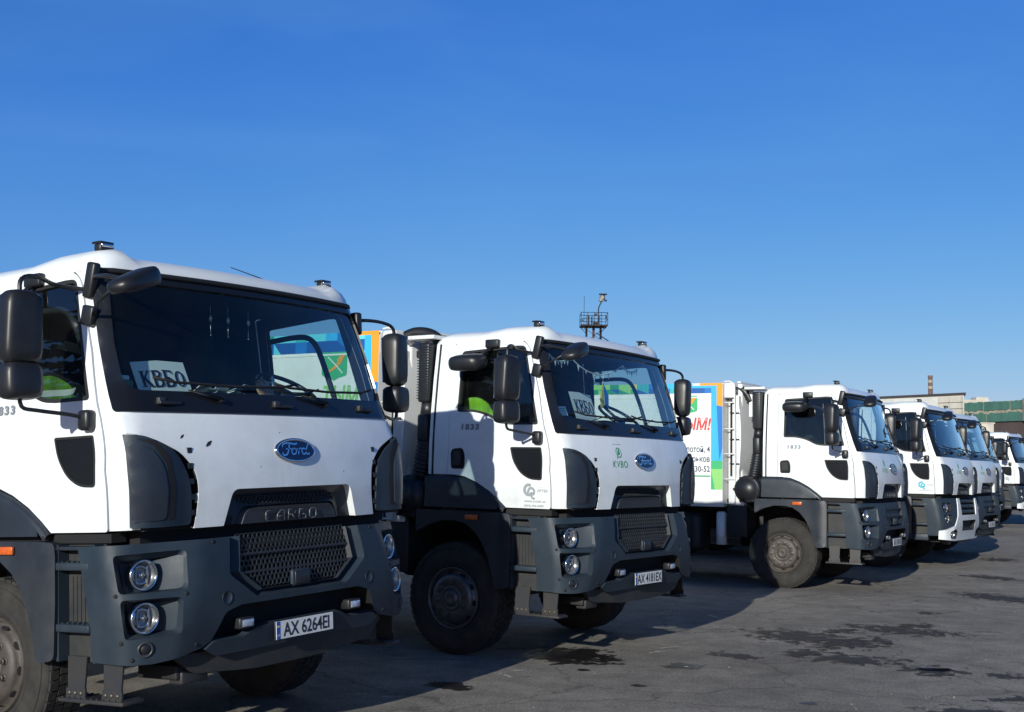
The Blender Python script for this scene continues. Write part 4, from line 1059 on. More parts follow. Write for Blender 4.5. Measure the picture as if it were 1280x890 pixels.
def m_bodytext(variant=0):
    mb = MB(); H = lambda y0, z0, sc=0.82: (lambda x, y: Vector((BX+0.004, y0+x*sc, z0+y)))
    put_text(mb, text2d('ТЫМ!', 0.235, 'RIGHT', 0.22, 1.0, 0.006), H(-2.275, 2.205), REDT if variant == 0 else PAL['lightgreen'])
    put_text(mb, text2d('олотой, 4', 0.118, 'RIGHT', 0, 1.0, 0.002), H(-2.275, 1.882), INKB)
    put_text(mb, text2d('Харьков', 0.118, 'RIGHT', 0, 1.0, 0.002), H(-2.275, 1.742), INKB)
    put_text(mb, text2d('5-30-52', 0.118, 'RIGHT', 0, 1.05, 0.002), H(-2.275, 1.598), INKB)
    return mb.build('body_lettering')
def m_bulk():
    mb = MB()
    mb.box((0, -1.965, 2.0), (2.10, 0.22, 1.76), GPANEL, 0.02)
    # convex shield in front
    F = lambda u, z: Vector((u, -1.735-0.10*(abs(u)/1.1)**2-0.05*((z-2.05)/0.6)**2-(0.10 if z < 1.62 else 0)*(1.62-z)/0.2, z))
    panel(mb, rpoly([(-1.13, 1.50), (1.13, 1.50), (1.16, 1.75), (1.13, 2.62), (-1.13, 2.62), (-1.16, 1.75)], [.05, .05, .1, .03, .03, .1]), [], F, GPANEL, 0.12, 0.05, rim=WHITEB)  # greyer front and whiter rim carry shade and sun in their colours
    for s in (-1, 1):
        mb.box((s*1.10, -1.925, 2.05), (0.10, 0.10, 1.30), WHITEB, 0.01)
        mb.box((s*1.09, -1.99, 2.05), (0.07, 0.045, 1.15), BLACKM)
        mb.box((s*1.0, -1.9, 1.33), (0.36, 0.25, 0.42), GPANEL, 0.02)
    mb.box((0, -2.0, 2.775), (2.42, 0.16, 0.22), GPANEL, 0.015)
    for x in (1.0, 0.7): mb.cyl((x, -1.80, 2.64), (x, -1.80, 2.70), 0.03, BLACKM, 10)
    return mb.build('bulkhead')
def m_hidro():
    mb = MB(); G = lambda x, y: Vector((1.17-x, -1.917, 2.745+y))
    mb.poly([G(-0.02, -0.025), G(0.56, -0.025), G(0.52, 0.085), G(-0.02, 0.085)], INK)
    G2 = lambda x, y: Vector((1.17-x, -1.915, 2.745+y)); put_text(mb, text2d('HIDRO-MAK', 0.085, 'LEFT', 0.15, 1.05, 0.001), lambda x, y: G2(0.005+x*0.95, 0.0+y), GPANEL)
    return mb.build('maker_plate')
def m_ladder():
    mb = MB(); x = 1.20
    mb.tube(catmull([(x, -2.08, 2.90), (x, -2.0, 2.905), (x, -1.94, 2.86), (x, -1.92, 2.75), (x, -1.915, 2.0), (x, -1.915, 1.14)], 4), 0.012, WSTEEL, 8)
    for z in (2.60, 2.22, 1.86, 1.50, 1.15): mb.tube([(x, -2.08, z), (x, -1.915, z)], 0.010, WSTEEL, 6)
    for z in (2.45, 2.07, 1.72): mb.tube([(x-.02, -2.0, z), (x-.02, -1.86, z)], 0.008, STEEL, 6)
    return mb.build('ladder')
def m_stack():
    mb = MB(); mb.box((1.115, -1.585, 2.48), (0.20, 0.125, 0.54), DARKP, 0.02)
    for k in range(20): mb.box((1.115, -1.585, 2.245+k*0.0245), (0.212, 0.132, 0.009), DARKP)
    mb.box((1.05, -1.62, 2.80), (0.34, 0.30, 0.035), WSTEEL, 0.004); mb.box((1.0, -1.74, 2.6), (0.05, 0.05, 0.4), WSTEEL)
    mb.tube([(1.12, -1.58, 2.22), (1.12, -1.60, 2.08)], 0.07, DARKP, 12)
    mb.box((1.12, -1.60, 1.98), (0.17, 0.12, 0.26), DARKP, 0.03)
    mb.tube(catmull([(1.12, -1.60, 1.88), (1.12, -1.62, 1.72), (1.12, -1.66, 1.58), (1.10, -1.70, 1.45)], 4), [0.075]*13, DARKP, 12)
    for k in range(9): mb.lathe([(0.078, -0.012), (0.088, 0), (0.078, 0.012)], (1.12, -1.605-0.006*k, 1.84-k*0.035), (0, 0.15, 1), DARKP, 12)
    return mb.build('air_intake')
def m_filter():
    mb = MB(); mb.lathe([(0, 0.022), (0.135, 0.022), (0.138, 0.006), (0.180, 0.006), (0.186, 0.0), (0.188, -0.035), (0.197, -0.036), (0.197, -0.05), (0.188, -0.052), (0.188, -0.34), (0.16, -0.36), (0, -0.36)], (1.215, -1.735, 1.36), (1, 0, 0), DARKP, 32)
    for k in range(6): a = k*pi/3; mb.box((1.21, -1.735+0.185*cos(a), 1.36+0.185*sin(a)), (0.05, 0.03, 0.03), BLACKM, 0.004)
    return mb.build('air_filter', sharp=25)
def m_hose():
    mb = MB(); P = catmull([(1.04, -2.17, 2.80), (1.02, -2.08, 2.83), (1.0, -1.95, 2.82), (1.0, -1.83, 2.76), (0.98, -1.75, 2.62)], 5)
    mb.tube(P, 0.055, DARKP, 12)
    mb.tube([(1.02, -2.16, 2.76), (1.02, -2.09, 2.785)], 0.05, ALU, 10); return mb.build('roof_hose')
def m_muffler():
    mb = MB(); mb.tube([(-1.0, -1.62, 1.5), (-1.0, -1.62, 2.85)], 0.08, STEEL, 14); return mb.build('exhaust_stack')
# white-trimmed bumper variant
def m_bumper_w(sd):
    mb = MB(); top = 1.215; sideu = BUF+BQ+0.165
    out = [(0.60, top), (0.60, 0.60), (-0.60, 0.60), (-0.60, top), (-sideu, top-0.01), (-sideu, 0.60), (-1.1, .585), (-0.9, 0.585), (-0.62, 0.585), (0.62, 0.585), (0.9, .585), (1.1, .585), (sideu, 0.60), (sideu, top-0.01)]
    half = [(0.63, top), (sideu, top-0.01), (sideu, 0.585), (1.14, 0.57), (1.14, 0.69), (0.93, 0.76), (0.80, 0.92), (0.74, top)]
    holes = [[(1.16, 1.14), (0.92, 1.14), (0.94, 0.98), (1.16, 0.98)], [(1.16, 0.94), (0.96, 0.94), (0.98, 0.80), (1.16, 0.79)]]
    for s in (sd,):
        P = [(0.74, top), (0.80, 0.92), (0.93, 0.76), (1.14, 0.70), (1.30, 0.68), (1.31, 0.585), (sideu, 0.585), (sideu, top-0.01)]
        panel(mb, S_(P, s), [S_(rpoly(h, .03), s) for h in holes], bump, GREYP, 0.06, 0.05)
        for h in holes:
            h = rpoly(h, .03); pocket(mb, S_(h, s), S_(shrink(h, 0.012), s), bump, 0.05, DARKP)
    return mb.build('bumper')
def m_trim_w():
    mb = MB(); top = 1.215
    half = [(0.735, top), (0.79, 0.92), (0.92, 0.752), (1.14, 0.69), (1.30, 0.67), (1.305, 0.53), (0.9, 0.50), (0.40, 0.50), (0, 0.50)]
    out = half+[(-a, b) for a, b in half[::-1][1:]]+[(-0.60, top), (-0.55, 0.93), (0.55, 0.93), (0.60, top)]
    foghole = rpoly([(1.04, 0.655), (0.88, 0.71), (0.72, 0.65), (0.74, 0.53), (1.04, 0.54)], .03)
    cen = rpoly([(0.52, 0.84), (-0.52, 0.84), (-0.44, 0.66), (0.44, 0.66)], .04)
    panel(mb, out, [foghole, mir(foghole), cen], bump, WHITE, 0.05, 0.05, off=0.012)
    for P in (foghole, mir(foghole), cen): pocket(mb, P, shrink(P, 0.02), bump, 0.05, BLACKM, off=0.012)
    return mb.build('bumper_trim')
def m_slats_w():
    mb = MB(); top = 1.215
    P = [(0.60, top), (0.55, 0.93), (-0.55, 0.93), (-0.60, top)]
    pocket(mb, P, shrink(P, 0.01), bump, 0.06, BLACKM, off=0.0)
    for z in (1.185, 1.10, 1.01): mb.box(bump(0, z)+Vector((0, -0.03, -0.02)), (1.10 if z > 1.05 else 1.04, 0.05, 0.055), GREYP, 0.012)
    return mb.build('lower_grille')

# ------------------------------------------------------------------ one truck
GROUP = 'white refuse trucks parked side by side in a row'
def truck(loc, yaw, tilt, label, plate=None, bumper='mesh', body=True, variant=0, rim='dark', logo=None, kvbo=False, number=True, cargo=True, deflL=True, antenna=False, hose=(0, 0, 0), rear=1.0):
    root = thing('refuse_truck', label, 'truck', (loc[0], loc[1], 0), yaw, GROUP)
    a, b, dz = tilt
    T = Matrix(((1, 0, -a, 0), (0, 1, -b, 0), (a, b, 1, dz), (0, 0, 0, 1)))
    T = (Matrix.Translation((0, 0, dz)) @ Matrix.Rotation(-a, 4, 'Y') @ Matrix.Rotation(b, 4, 'X'))
    def P(name, key, fn, parent=root, M=None, front=True, label=None):
        me = M_(key, fn); M = M or Matrix.Identity(4)
        if parent is root and front: M = T @ M
        elif parent is root and rear != 1.0 and name in ('refuse_body', 'bulkhead', 'tailgate', 'ladder', 'air_intake', 'exhaust_stack'): M = Matrix.Diagonal((1, 1, rear, 1)) @ M
        o = link(name, me, parent, M)
        if label: o['label'] = label
        return o
    P('cab_shell', 'shell', m_shell); P('rear_wall', 'back', m_back)
    roof = P('roof', 'roof', m_roof)
    for sx in (1, -1): P('marker_lamp', 'marker', m_marker, roof, Matrix.Translation((sx*0.965, -0.51, 2.846)))
    if antenna: P('antenna', 'antenna', m_antenna, roof)
    fp = P('front_panel', 'hood', m_hood)
    if antenna: P('paint_chip', 'chip', m_chips, fp)
    if kvbo: P('front_emblem', 'kvbo', m_kvbo, fp)
    bd = P('badge', 'badge', m_badge); P('badge_lettering', 'ford', m_ford, bd)
    ug = P('upper_grille', 'ug', m_uppergrille)
    if cargo: P('nameplate_lettering', 'cargo', m_cargo, ug)
    P('windscreen_surround', 'wf', m_wframe); P('windscreen', 'wg', m_wglass)
    for i in (0, 1): P('wiper', 'wiper%d' % i, lambda: m_wiper(i))
    for i in (0, 1, 2): P('cowl_step', 'cowl%d' % i, lambda: m_grab(i))
    for s in (1, -1):
        d = P('door', 'door%d' % s, lambda: m_door(s))
        P('door_glass', 'dg%d' % s, lambda: m_dglass(s), d); P('window_seal', 'ds%d' % s, lambda: m_dseal(s), d)
        P('lower_window', 'sw%d' % s, lambda: m_stepwin(s), d); P('door_handle', 'dh%d' % s, lambda: m_handle(s), d)
        if number: P('model_number', 'num%d' % s, lambda: m_num(s), d)
        if logo and s > 0: P('side_emblem', 'avtek'+logo, lambda: m_avtek(logo), d)
        P('air_deflector', 'defl%d' % s, lambda: m_deflector(s))
        P('upper_fender', 'flare%d' % s, lambda: m_flare(s)); P('wheel_arch', 'lowf%d' % s, lambda: m_lowfender(s))
        P('step_well', 'well%d' % s, lambda: m_treadpanel(s)); P('hanging_step', 'hang%d' % s, lambda: m_hang(s)) if bumper != 'white' else P('step_panel', 'spanel%d' % s, lambda: m_spanel(s))
        for z in (1.10, 0.775): P('step_tread', 'tread', lambda: m_tread(1), M=Matrix.Translation((s*1.175, -0.457, z)) @ Matrix.Rotation(0 if s > 0 else pi, 4, 'Z'))
        mk = P('side_marker', 'orange', lambda: m_orange(), M=Matrix.Translation((s*1.245, -1.0, 1.185)))
    P('cab_floor', 'skirt', m_skirt)
    if bumper != 'white':
        P('bumper', 'bumper', m_bumper)
        for s in (1, -1):
            for i, (u, z) in enumerate(((1.075, 1.052), (1.105, 0.825))):
                P('headlight_recess', 'hlr%d%d' % (s, i), lambda: m_hlrec(s, i))
                M = straight(s*u, z, 0.042, yaw=-s*radians(10))
                h = P('headlight', 'hl', lambda: lamp_mesh(0.076, 'headlight'), M=M); P('lens', 'hlens', lambda: lens_mesh(0.076), h)
            P('corner_lamp', 'sens', m_sensor, M=frame_at(bump, s*1.13, 0.665))
        P('grille_surround', 'gf'+bumper, lambda: m_gframe(bumper))
        if bumper == 'mesh': P('grille_mesh', 'honey', m_honey)
        P('tow_cover', 'tow', m_towcover)
        for s in (1, -1): P('tow_eye_cap', 'cap', m_cap, M=frame_at(bump, s*0.63, 0.885, 0.001))
        P('fog_lamp_slot', 'slot', m_slot); P('bumper_lip', 'lip', m_lip)
        for s in (1, -1):
            f = P('fog_lamp', 'fog', m_fog, M=straight(s*0.485, 0.725, 0.02)); P('lens', 'foglens', m_foglens, f)
    else:
        P('bumper_corner', 'bumperw1', lambda: m_bumper_w(1)); P('bumper_corner', 'bumperw-1', lambda: m_bumper_w(-1)); P('bumper_trim', 'trimw', m_trim_w); P('lower_grille', 'slatsw', m_slats_w)
        for s in (1, -1):
            for i, (u, z) in enumerate(((1.045, 1.06), (1.065, 0.87))):
                h = P('headlight', 'hl2', lambda: lamp_mesh(0.066, 'headlight'), M=straight(s*u, z, 0.03, yaw=-s*radians(14))); P('lens', 'hlens2', lambda: lens_mesh(0.066), h)
            P('fog_lamp', 'fog2', lambda: lamp_mesh(0.05, 'fog_lamp', 0.03, False), M=straight(s*0.87, 0.60, 0.02, yaw=-s*radians(14)))
    P('underrun_bar', 'under', m_under)
    if bumper != 'white':
        for s in (1, -1):
            for u, z in ((1.262, 0.948), (1.262, 0.705), (0.90, 0.935), (0.70, 1.195), (1.20, 0.615), (0.84, 0.655)): P('bolt', 'bolt', m_bolt, M=frame_at(bump, s*u, z))
    if plate:
        p = P('licence_plate', 'plate', lambda: m_plate(''), M=Matrix.Translation((-0.0, bump(0, .66).y+0.025, 0.655 if bumper != 'white' else 0.60)))
        P('plate_lettering', 'pt'+plate, lambda: m_platetext(plate), p)
    # mirrors
    mr_ = random.Random(len(ROOTS)*5+1)
    for s, pos in ((1, (1.60, -0.41, 2.352)), (-1, (-1.56, -0.35, 2.365))):
        P('mirror_housing', 'mm', lambda: m_mirror_main(1), M=Matrix.Translation(pos) @ Matrix.Rotation(-s*radians(8), 4, 'Z') @ Matrix.Diagonal((1.0 if s > 0 else 0.85, 1, 1, 1)))
        P('wide_angle_mirror', 'ms', lambda: m_mirror_small(1), M=Matrix.Translation((pos[0], pos[1], 2.075)) @ Matrix.Rotation(-s*radians(8+mr_.uniform(-6, 6)), 4, 'Z') @ Matrix.Rotation(radians(mr_.uniform(-4, 4)), 4, 'X'))
    P('mirror_arm', 'armr', m_arm_r); P('mirror_arm', 'arml', m_arm_l); P('lower_mirror_arm', 'armr2', m_arm_r2); P('lower_mirror_arm', 'arml2', m_arm_l2); P('kerb_mirror', 'kerb', m_kerb); P('front_mirror', 'fm', m_frontmirror)
    # interior
    P('dashboard', 'dash', m_dash); P('steering_wheel', 'steer', m_steer); P('pillar_trim', 'ptrim', m_grabrail)
    for x in (-0.58, 0.6): P('seat', 'seat%g' % x, lambda: m_seat(x))
    # wheels
    rt = random.Random(len(ROOTS)*7+3)
    def wheel(x, y, rz, dish, nuts=10):
        M = Matrix.Translation((x, y, TR)) @ Matrix.Rotation(rz+(radians(rt.uniform(-2.5, 2.5)) if y > -2 else 0), 4, 'Z') @ Matrix.Rotation(rt.uniform(0, 6.28), 4, 'X')
        wl = P('wheel', 'tyre', m_tyre, M=M, front=False)
        rm_ = RIM if rim == 'dark' else RIMS
        P('rim', 'rim'+rim+str(dish), lambda: m_rim(rm_, dish), wl); P('hub_cap', 'hub'+rim+str(dish), lambda: m_hub(rm_, dish), wl)
        for k in range(nuts):
            an = 2*pi*k/nuts; P('wheel_nut', 'nut', m_nut, wl, Matrix.Translation((0.026 if not dish else -0.125, 0.147*cos(an), 0.147*sin(an))))
    wheel(1.185, -1.225, 0, False); wheel(-1.185, -1.225, pi, False)
    for s in (1, -1):
        wheel(s*1.19, -5.0, 0 if s > 0 else pi, True); wheel(s*0.87, -5.0, 0 if s > 0 else pi, True, 0)
    P('chassis', 'chassis', m_chassis, front=False)
    for s in (1, -1):
        P('fuel_tank' if s < 0 else 'battery_box', 'tank%d' % s, lambda: m_tank(s), front=False); P('side_guard', 'guard%d' % s, lambda: m_guard(s), front=False); P('rear_fender', 'rf%d' % s, lambda: m_rearfender(s), front=False)
    P('side_locker', 'tools', m_tools, front=False); P('air_tank', 'airt', m_airtank, front=False)
    bo = P('refuse_body', 'body', m_body, front=False)
    P('body_rib', 'seams', m_seams, bo); P('printed_border', 'mos%d' % variant, lambda: m_mosaic(variant), bo); P('coat_of_arms', 'emb', m_emblem, bo); P('body_lettering', 'btxt%d' % variant, lambda: m_bodytext(variant), bo)
    P('tailgate', 'tail', m_tailgate, front=False)
    bk = P('bulkhead', 'bulk', m_bulk, front=False); P('maker_plate', 'hidro', m_hidro, bk)
    P('ladder', 'ladder', m_ladder, front=False); P('air_intake', 'stack', m_stack, front=False); P('air_filter', 'filter', m_filter, front=False)
    P('roof_hose', 'hose', m_hose, front=False, M=Matrix.Translation(hose)); P('exhaust_stack', 'muff', m_muffler, front=False)
    return root, T
def m_orange():
    mb = MB(); mb.box((0, 0, 0), (0.02, 0.13, 0.045), ORANGE, 0.006); return mb.build('side_marker')

TRUCKS = [
    ((-1.2355, 7.4440), -121.13, (-0.0218, 0.0511, 0.036), dict(plate='AX 6264EI', bumper='mesh', variant=1, rim='dark', antenna=True, hose=(0, 0, -0.15), rear=0.955), 'nearest white truck with dented grey bumper and round icon behind its windscreen'),
    ((1.1921, 11.2121), -123.90, (0.0023, 0.0002, 0.015), dict(plate='AX 4181EX', bumper='mesh', variant=1, rim='silver', logo='grey', kvbo=True, cargo=False, hose=(0.05, 0.28, 0.03)), 'second white truck, with pennants in its windscreen and a green emblem on its nose'),
    ((5.4773, 17.7458), -119.89, (0.0051, 0.0002, -0.007), dict(plate='AX 3041EK', bumper='panel', variant=0, rim='dark', kvbo=True), 'white truck with ladder and red slogan on its body, dusty wheel in full sun'),
    ((7.9769, 21.7112), -122.38, (0.0126, -0.002, -0.021), dict(plate=None, bumper='white', variant=0, logo='teal', kvbo=True), 'white truck with white lower bumper trim and teal door emblem, fourth from the left'),
    ((9.5173, 24.6194), -123.61, (0.0, 0.0, -0.03), dict(plate='AX 3041EK', bumper='panel', variant=0, kvbo=True), 'white truck with grey bumper just behind the one with white bumper trim'),
    ((13.55, 34.5), -125.0, (0.0, 0.0, 0.0), dict(plate='AX 3041EK', bumper='panel', variant=0), 'mostly hidden white truck showing only a narrow strip of windscreen and nose'),
    ((16.3130, 38.7506), -122.71, (0.0, 0.0, 0.03), dict(plate=None, bumper='white', variant=0, logo='grey'), 'farthest white truck at the right end of the row with open view of its door'),
]
ROOTS = []
for loc, yaw, tilt, kw, lab in TRUCKS:
    ROOTS.append(truck(loc, radians(yaw), tilt, lab, **kw))

# ------------------------------------------------------------------ ground
def ground_mat():
    m = bpy.data.materials.new('asphalt'); m.use_nodes = True; n = m.node_tree.nodes; l = m.node_tree.links; b = n['Principled BSDF']
    g = n.new('ShaderNodeNewGeometry')
    def nz(scale, detail=6, rough=0.6, vec=None):
        t = n.new('ShaderNodeTexNoise'); t.inputs['Scale'].default_value = scale; t.inputs['Detail'].default_value = detail; t.inputs['Roughness'].default_value = rough
        l.new(vec or g.outputs['Position'], t.inputs['Vector']); return t.outputs['Fac']
    def ramp(fac, stops):
        r = n.new('ShaderNodeValToRGB'); e = r.color_ramp.elements
        while len(e) < len(stops): e.new(0.5)
        for k, (p, c) in enumerate(stops): e[k].position = p; e[k].color = (*c, 1)
        l.new(fac, r.inputs[0]); return r.outputs[0]
    def mul(a, bb, f=1.0, mode='MULTIPLY'):
        x = n.new('ShaderNodeMix'); x.data_type = 'RGBA'; x.blend_type = mode; x.inputs[0].default_value = f
        l.new(a, x.inputs[6]); l.new(bb, x.inputs[7]); return x.outputs[2]
    base = ramp(nz(0.35, 8, 0.65), [(0.3, (0.172, 0.159, 0.143)), (0.5, (0.248, 0.230, 0.208)), (0.72, (0.325, 0.303, 0.277))])
    med = ramp(nz(2.6, 9, 0.78), [(0.35, (0.70, 0.69, 0.69)), (0.62, (1.16, 1.14, 1.11))])
    c = mul(base, med)
    grain = ramp(nz(48, 6, 0.85), [(0.36, (0.45, 0.45, 0.45)), (0.52, (1.0, 1.0, 1.0)), (0.66, (1.6, 1.56, 1.50))])
    c = mul(c, grain)
    # cracks
    v = n.new('ShaderNodeTexVoronoi'); v.feature = 'DISTANCE_TO_EDGE'; v.inputs['Scale'].default_value = 0.55
    wn = n.new('ShaderNodeTexNoise'); wn.inputs['Scale'].default_value = 2.2; wn.inputs['Detail'].default_value = 5; l.new(g.outputs['Position'], wn.inputs['Vector'])
    mx = n.new('ShaderNodeMix'); mx.data_type = 'RGBA'; mx.blend_type = 'LINEAR_LIGHT'; mx.inputs[0].default_value = 0.25; l.new(g.outputs['Position'], mx.inputs[6]); l.new(wn.outputs['Color'], mx.inputs[7]); l.new(mx.outputs[2], v.inputs['Vector'])
    cr = ramp(v.outputs['Distance'], [(0.0, (0.45, 0.45, 0.45)), (0.012, (1, 1, 1))])
    c = mul(c, cr, 0.7)
    spots = ramp(nz(1.1, 9, 0.75), [(0.60, (1, 1, 1)), (0.66, (0.55, 0.54, 0.53))]); c = mul(c, spots, 0.8)
    pale = ramp(nz(4.3, 8, 0.8), [(0.66, (0, 0, 0)), (0.74, (0.10, 0.10, 0.095))]); c = mul(c, pale, 1.0, 'ADD')
    l.new(c, b.inputs['Base Color']); b.inputs['Roughness'].default_value = 0.9; b.inputs['Specular IOR Level'].default_value = 0.2
    bp = n.new('ShaderNodeBump'); bp.inputs['Strength'].default_value = 0.5; bp.inputs['Distance'].default_value = 0.012
    l.new(nz(55, 6, 0.75), bp.inputs['Height']); l.new(bp.outputs[0], b.inputs['Normal']); return m
def stain_mat(name, color, rough, scale, cut):
    m = bpy.data.materials.new(name); m.use_nodes = True; n = m.node_tree.nodes; l = m.node_tree.links; b = n['Principled BSDF']; out = n['Material Output']
    b.inputs['Base Color'].default_value = (*color, 1); b.inputs['Roughness'].default_value = rough
    at = n.new('ShaderNodeAttribute'); at.attribute_name = 'fall'
    g = n.new('ShaderNodeNewGeometry'); t = n.new('ShaderNodeTexNoise'); t.inputs['Scale'].default_value = scale; t.inputs['Detail'].default_value = 9; t.inputs['Roughness'].default_value = 0.68
    l.new(g.outputs['Position'], t.inputs['Vector'])
    ad = n.new('ShaderNodeMath'); ad.operation = 'MULTIPLY_ADD'; ad.inputs[1].default_value = 0.42; l.new(at.outputs['Fac'], ad.inputs[0]); l.new(t.outputs['Fac'], ad.inputs[2])
    mr = n.new('ShaderNodeMapRange'); mr.inputs['From Min'].default_value = cut; mr.inputs['From Max'].default_value = cut+0.05; mr.inputs['To Max'].default_value = 0.88; l.new(ad.outputs[0], mr.inputs[0])
    tr = n.new('ShaderNodeBsdfTransparent'); mx = n.new('ShaderNodeMixShader'); l.new(mr.outputs[0], mx.inputs[0]); l.new(tr.outputs[0], mx.inputs[1]); l.new(b.outputs[0], mx.inputs[2])
    l.new(mx.outputs[0], out.inputs['Surface']); return m
gm = MB(); bmesh.ops.create_grid(gm.bm, x_segments=8, y_segments=8, size=900); gm.mi(ground_mat())
ground = link('ground', gm.build('ground')); ground['kind'] = 'structure'
STAIN = stain_mat('oil_stain', (0.016, 0.014, 0.014), 0.4, 5.0, 0.70); STAINR = stain_mat('ragged_damp_stain', (0.045, 0.036, 0.030), 0.75, 7.5, 0.755)
CHALK = stain_mat('chalk', (0.55, 0.53, 0.49), 0.9, 22, 0.80)
def patch(x, y, rx, ry, m, name='stain', rot=0.0, z=0.004):
    mb = MB(); c = mb.bm.verts.new((0, 0, 0)); lay = None; N = 24; rings = [[c]]
    for r in (0.35, 0.7, 1.0): rings.append([mb.bm.verts.new((rx*r*cos(2*pi*k/N)*1.4, ry*r*sin(2*pi*k/N)*1.4, 0)) for k in range(N)])
    for k in range(N): mb.face([c, rings[1][k], rings[1][(k+1) % N]], m)
    for A, B in zip(rings[1:], rings[2:]):
        for k in range(N): mb.face([A[k], B[k], B[(k+1) % N], A[(k+1) % N]], m)
    me = mb.build(name); a = me.attributes.new('fall', 'FLOAT', 'POINT')
    for i, v in enumerate(me.vertices): a.data[i].value = max(0, 1-sqrt((v.co.x/(rx*1.4))**2+(v.co.y/(ry*1.4))**2))
    o = link(name, me, ground, Matrix.Translation((x, y, z)) @ Matrix.Rotation(rot, 4, 'Z')); return o
ST = [(0.56, 10.95, 0.57, 0.63, 0), (1.71, 12.81, 0.19, 0.34, 0), (1.47, 10.49, 0.24, 0.25, 0), (2.02, 11.11, 0.27, 0.40, 1), (2.93, 12.37, 0.75, 1.05, 1), (4.13, 12.99, 0.55, 1.0, 1),
      (3.01, 10.99, 0.45, 0.75, 1), (3.56, 10.42, 0.40, 0.45, 1), (4.06, 10.23, 0.25, 0.26, 1), (3.74, 9.22, 0.14, 0.55, 1), (2.16, 8.93, 0.08, 0.12, 0), (0.62, 10.21, 0.08, 0.08, 0),
      (-0.44, 9.36, 0.24, 0.20, 0), (9.33, 23.56, 0.5, 0.8, 1), (1.01, 9.52, 0.09, 0.08, 0), (4.93, 14.60, 0.22, 0.2, 1), (0.15, 11.4, 0.35, 0.4, 1), (3.2, 8.6, 0.5, 0.5, 1), (6.5, 16.5, 0.6, 1.2, 1), (7.6, 19.6, 0.5, 0.8, 1)]
ST += [(0.68, 11.0, 0.34, 0.30, 0), (0.40, 10.9, 0.25, 0.2, 0), (1.6, 12.85, .12, .16, 0), (3.62, 10.5, .16, .16, 0), (3.45, 12.9, .25, .35, 1), (4.4, 13.4, .3, .4, 1), (2.7, 11.3, .3, .5, 1), (3.3, 12.0, .5, .9, 1)]
for k, (x, y, rx, ry, kind) in enumerate(ST): patch(x, y, rx, ry, STAIN if kind == 0 else STAINR, 'stain', 0.2*k, 0.004+0.0005*(k % 8))
for x, y, rx, ry, r in [(1.50, 10.42, 0.035, 0.05, 0), (1.35, 11.2, 0.03, 0.25, -.9), (1.50, 11.5, 0.03, 0.3, -.9), (1.70, 11.8, 0.03, 0.25, -.9), (-1.0, 9.0, 0.35, 0.025, .3), (-0.85, 8.9, 0.22, 0.02, -.1), (0.0, 9.85, 0.03, 0.35, .5),
                        (0.1, 10.1, 0.25, 0.03, .2), (4.2, 14.6, 0.05, 0.08, 0), (2.3, 13.9, 0.05, 0.4, .2), (4.4, 15.9, .25, .05, 0), (4.7, 16.2, .3, .04, .3), (5.1, 15.6, .04, .1, 0), (0.8, 12.1, .05, .05, 0), (5.6, 12.0, .03, .03, 0)]:
    patch(x, y, rx, ry, CHALK, 'chalk_mark', r, 0.010)

# loose grit and small stones on the asphalt
mb = MB(); rnd = random.Random(21); GRIT = mat('grit_stone', (0.13, 0.12, 0.11), 0.9, col2=(0.24, 0.225, 0.20), vscale=3, thresh=(0.45, 0.55))
for k in range(1500):
    y = 7.5+rnd.random()**1.2*24; x = -3.5+rnd.random()*(y*0.55+4.5); r = rnd.choice((0.003, 0.005, 0.005, 0.007, 0.010))*rnd.uniform(.7, 1.3)
    t = [mb.bm.verts.new((x+r*cos(a), y+r*1.2*sin(a), 0.0005)) for a in (rnd.random(), 1.6+rnd.random(), 3.2+rnd.random(), 4.8+rnd.random())]; tp = mb.bm.verts.new((x, y, r*0.8))
    for i in range(4): mb.face([t[i], t[(i+1) % 4], tp], GRIT)
gs = link('grit', mb.build('grit')); gs['kind'] = 'stuff'; gs['label'] = 'loose grit and small stones scattered over the asphalt'

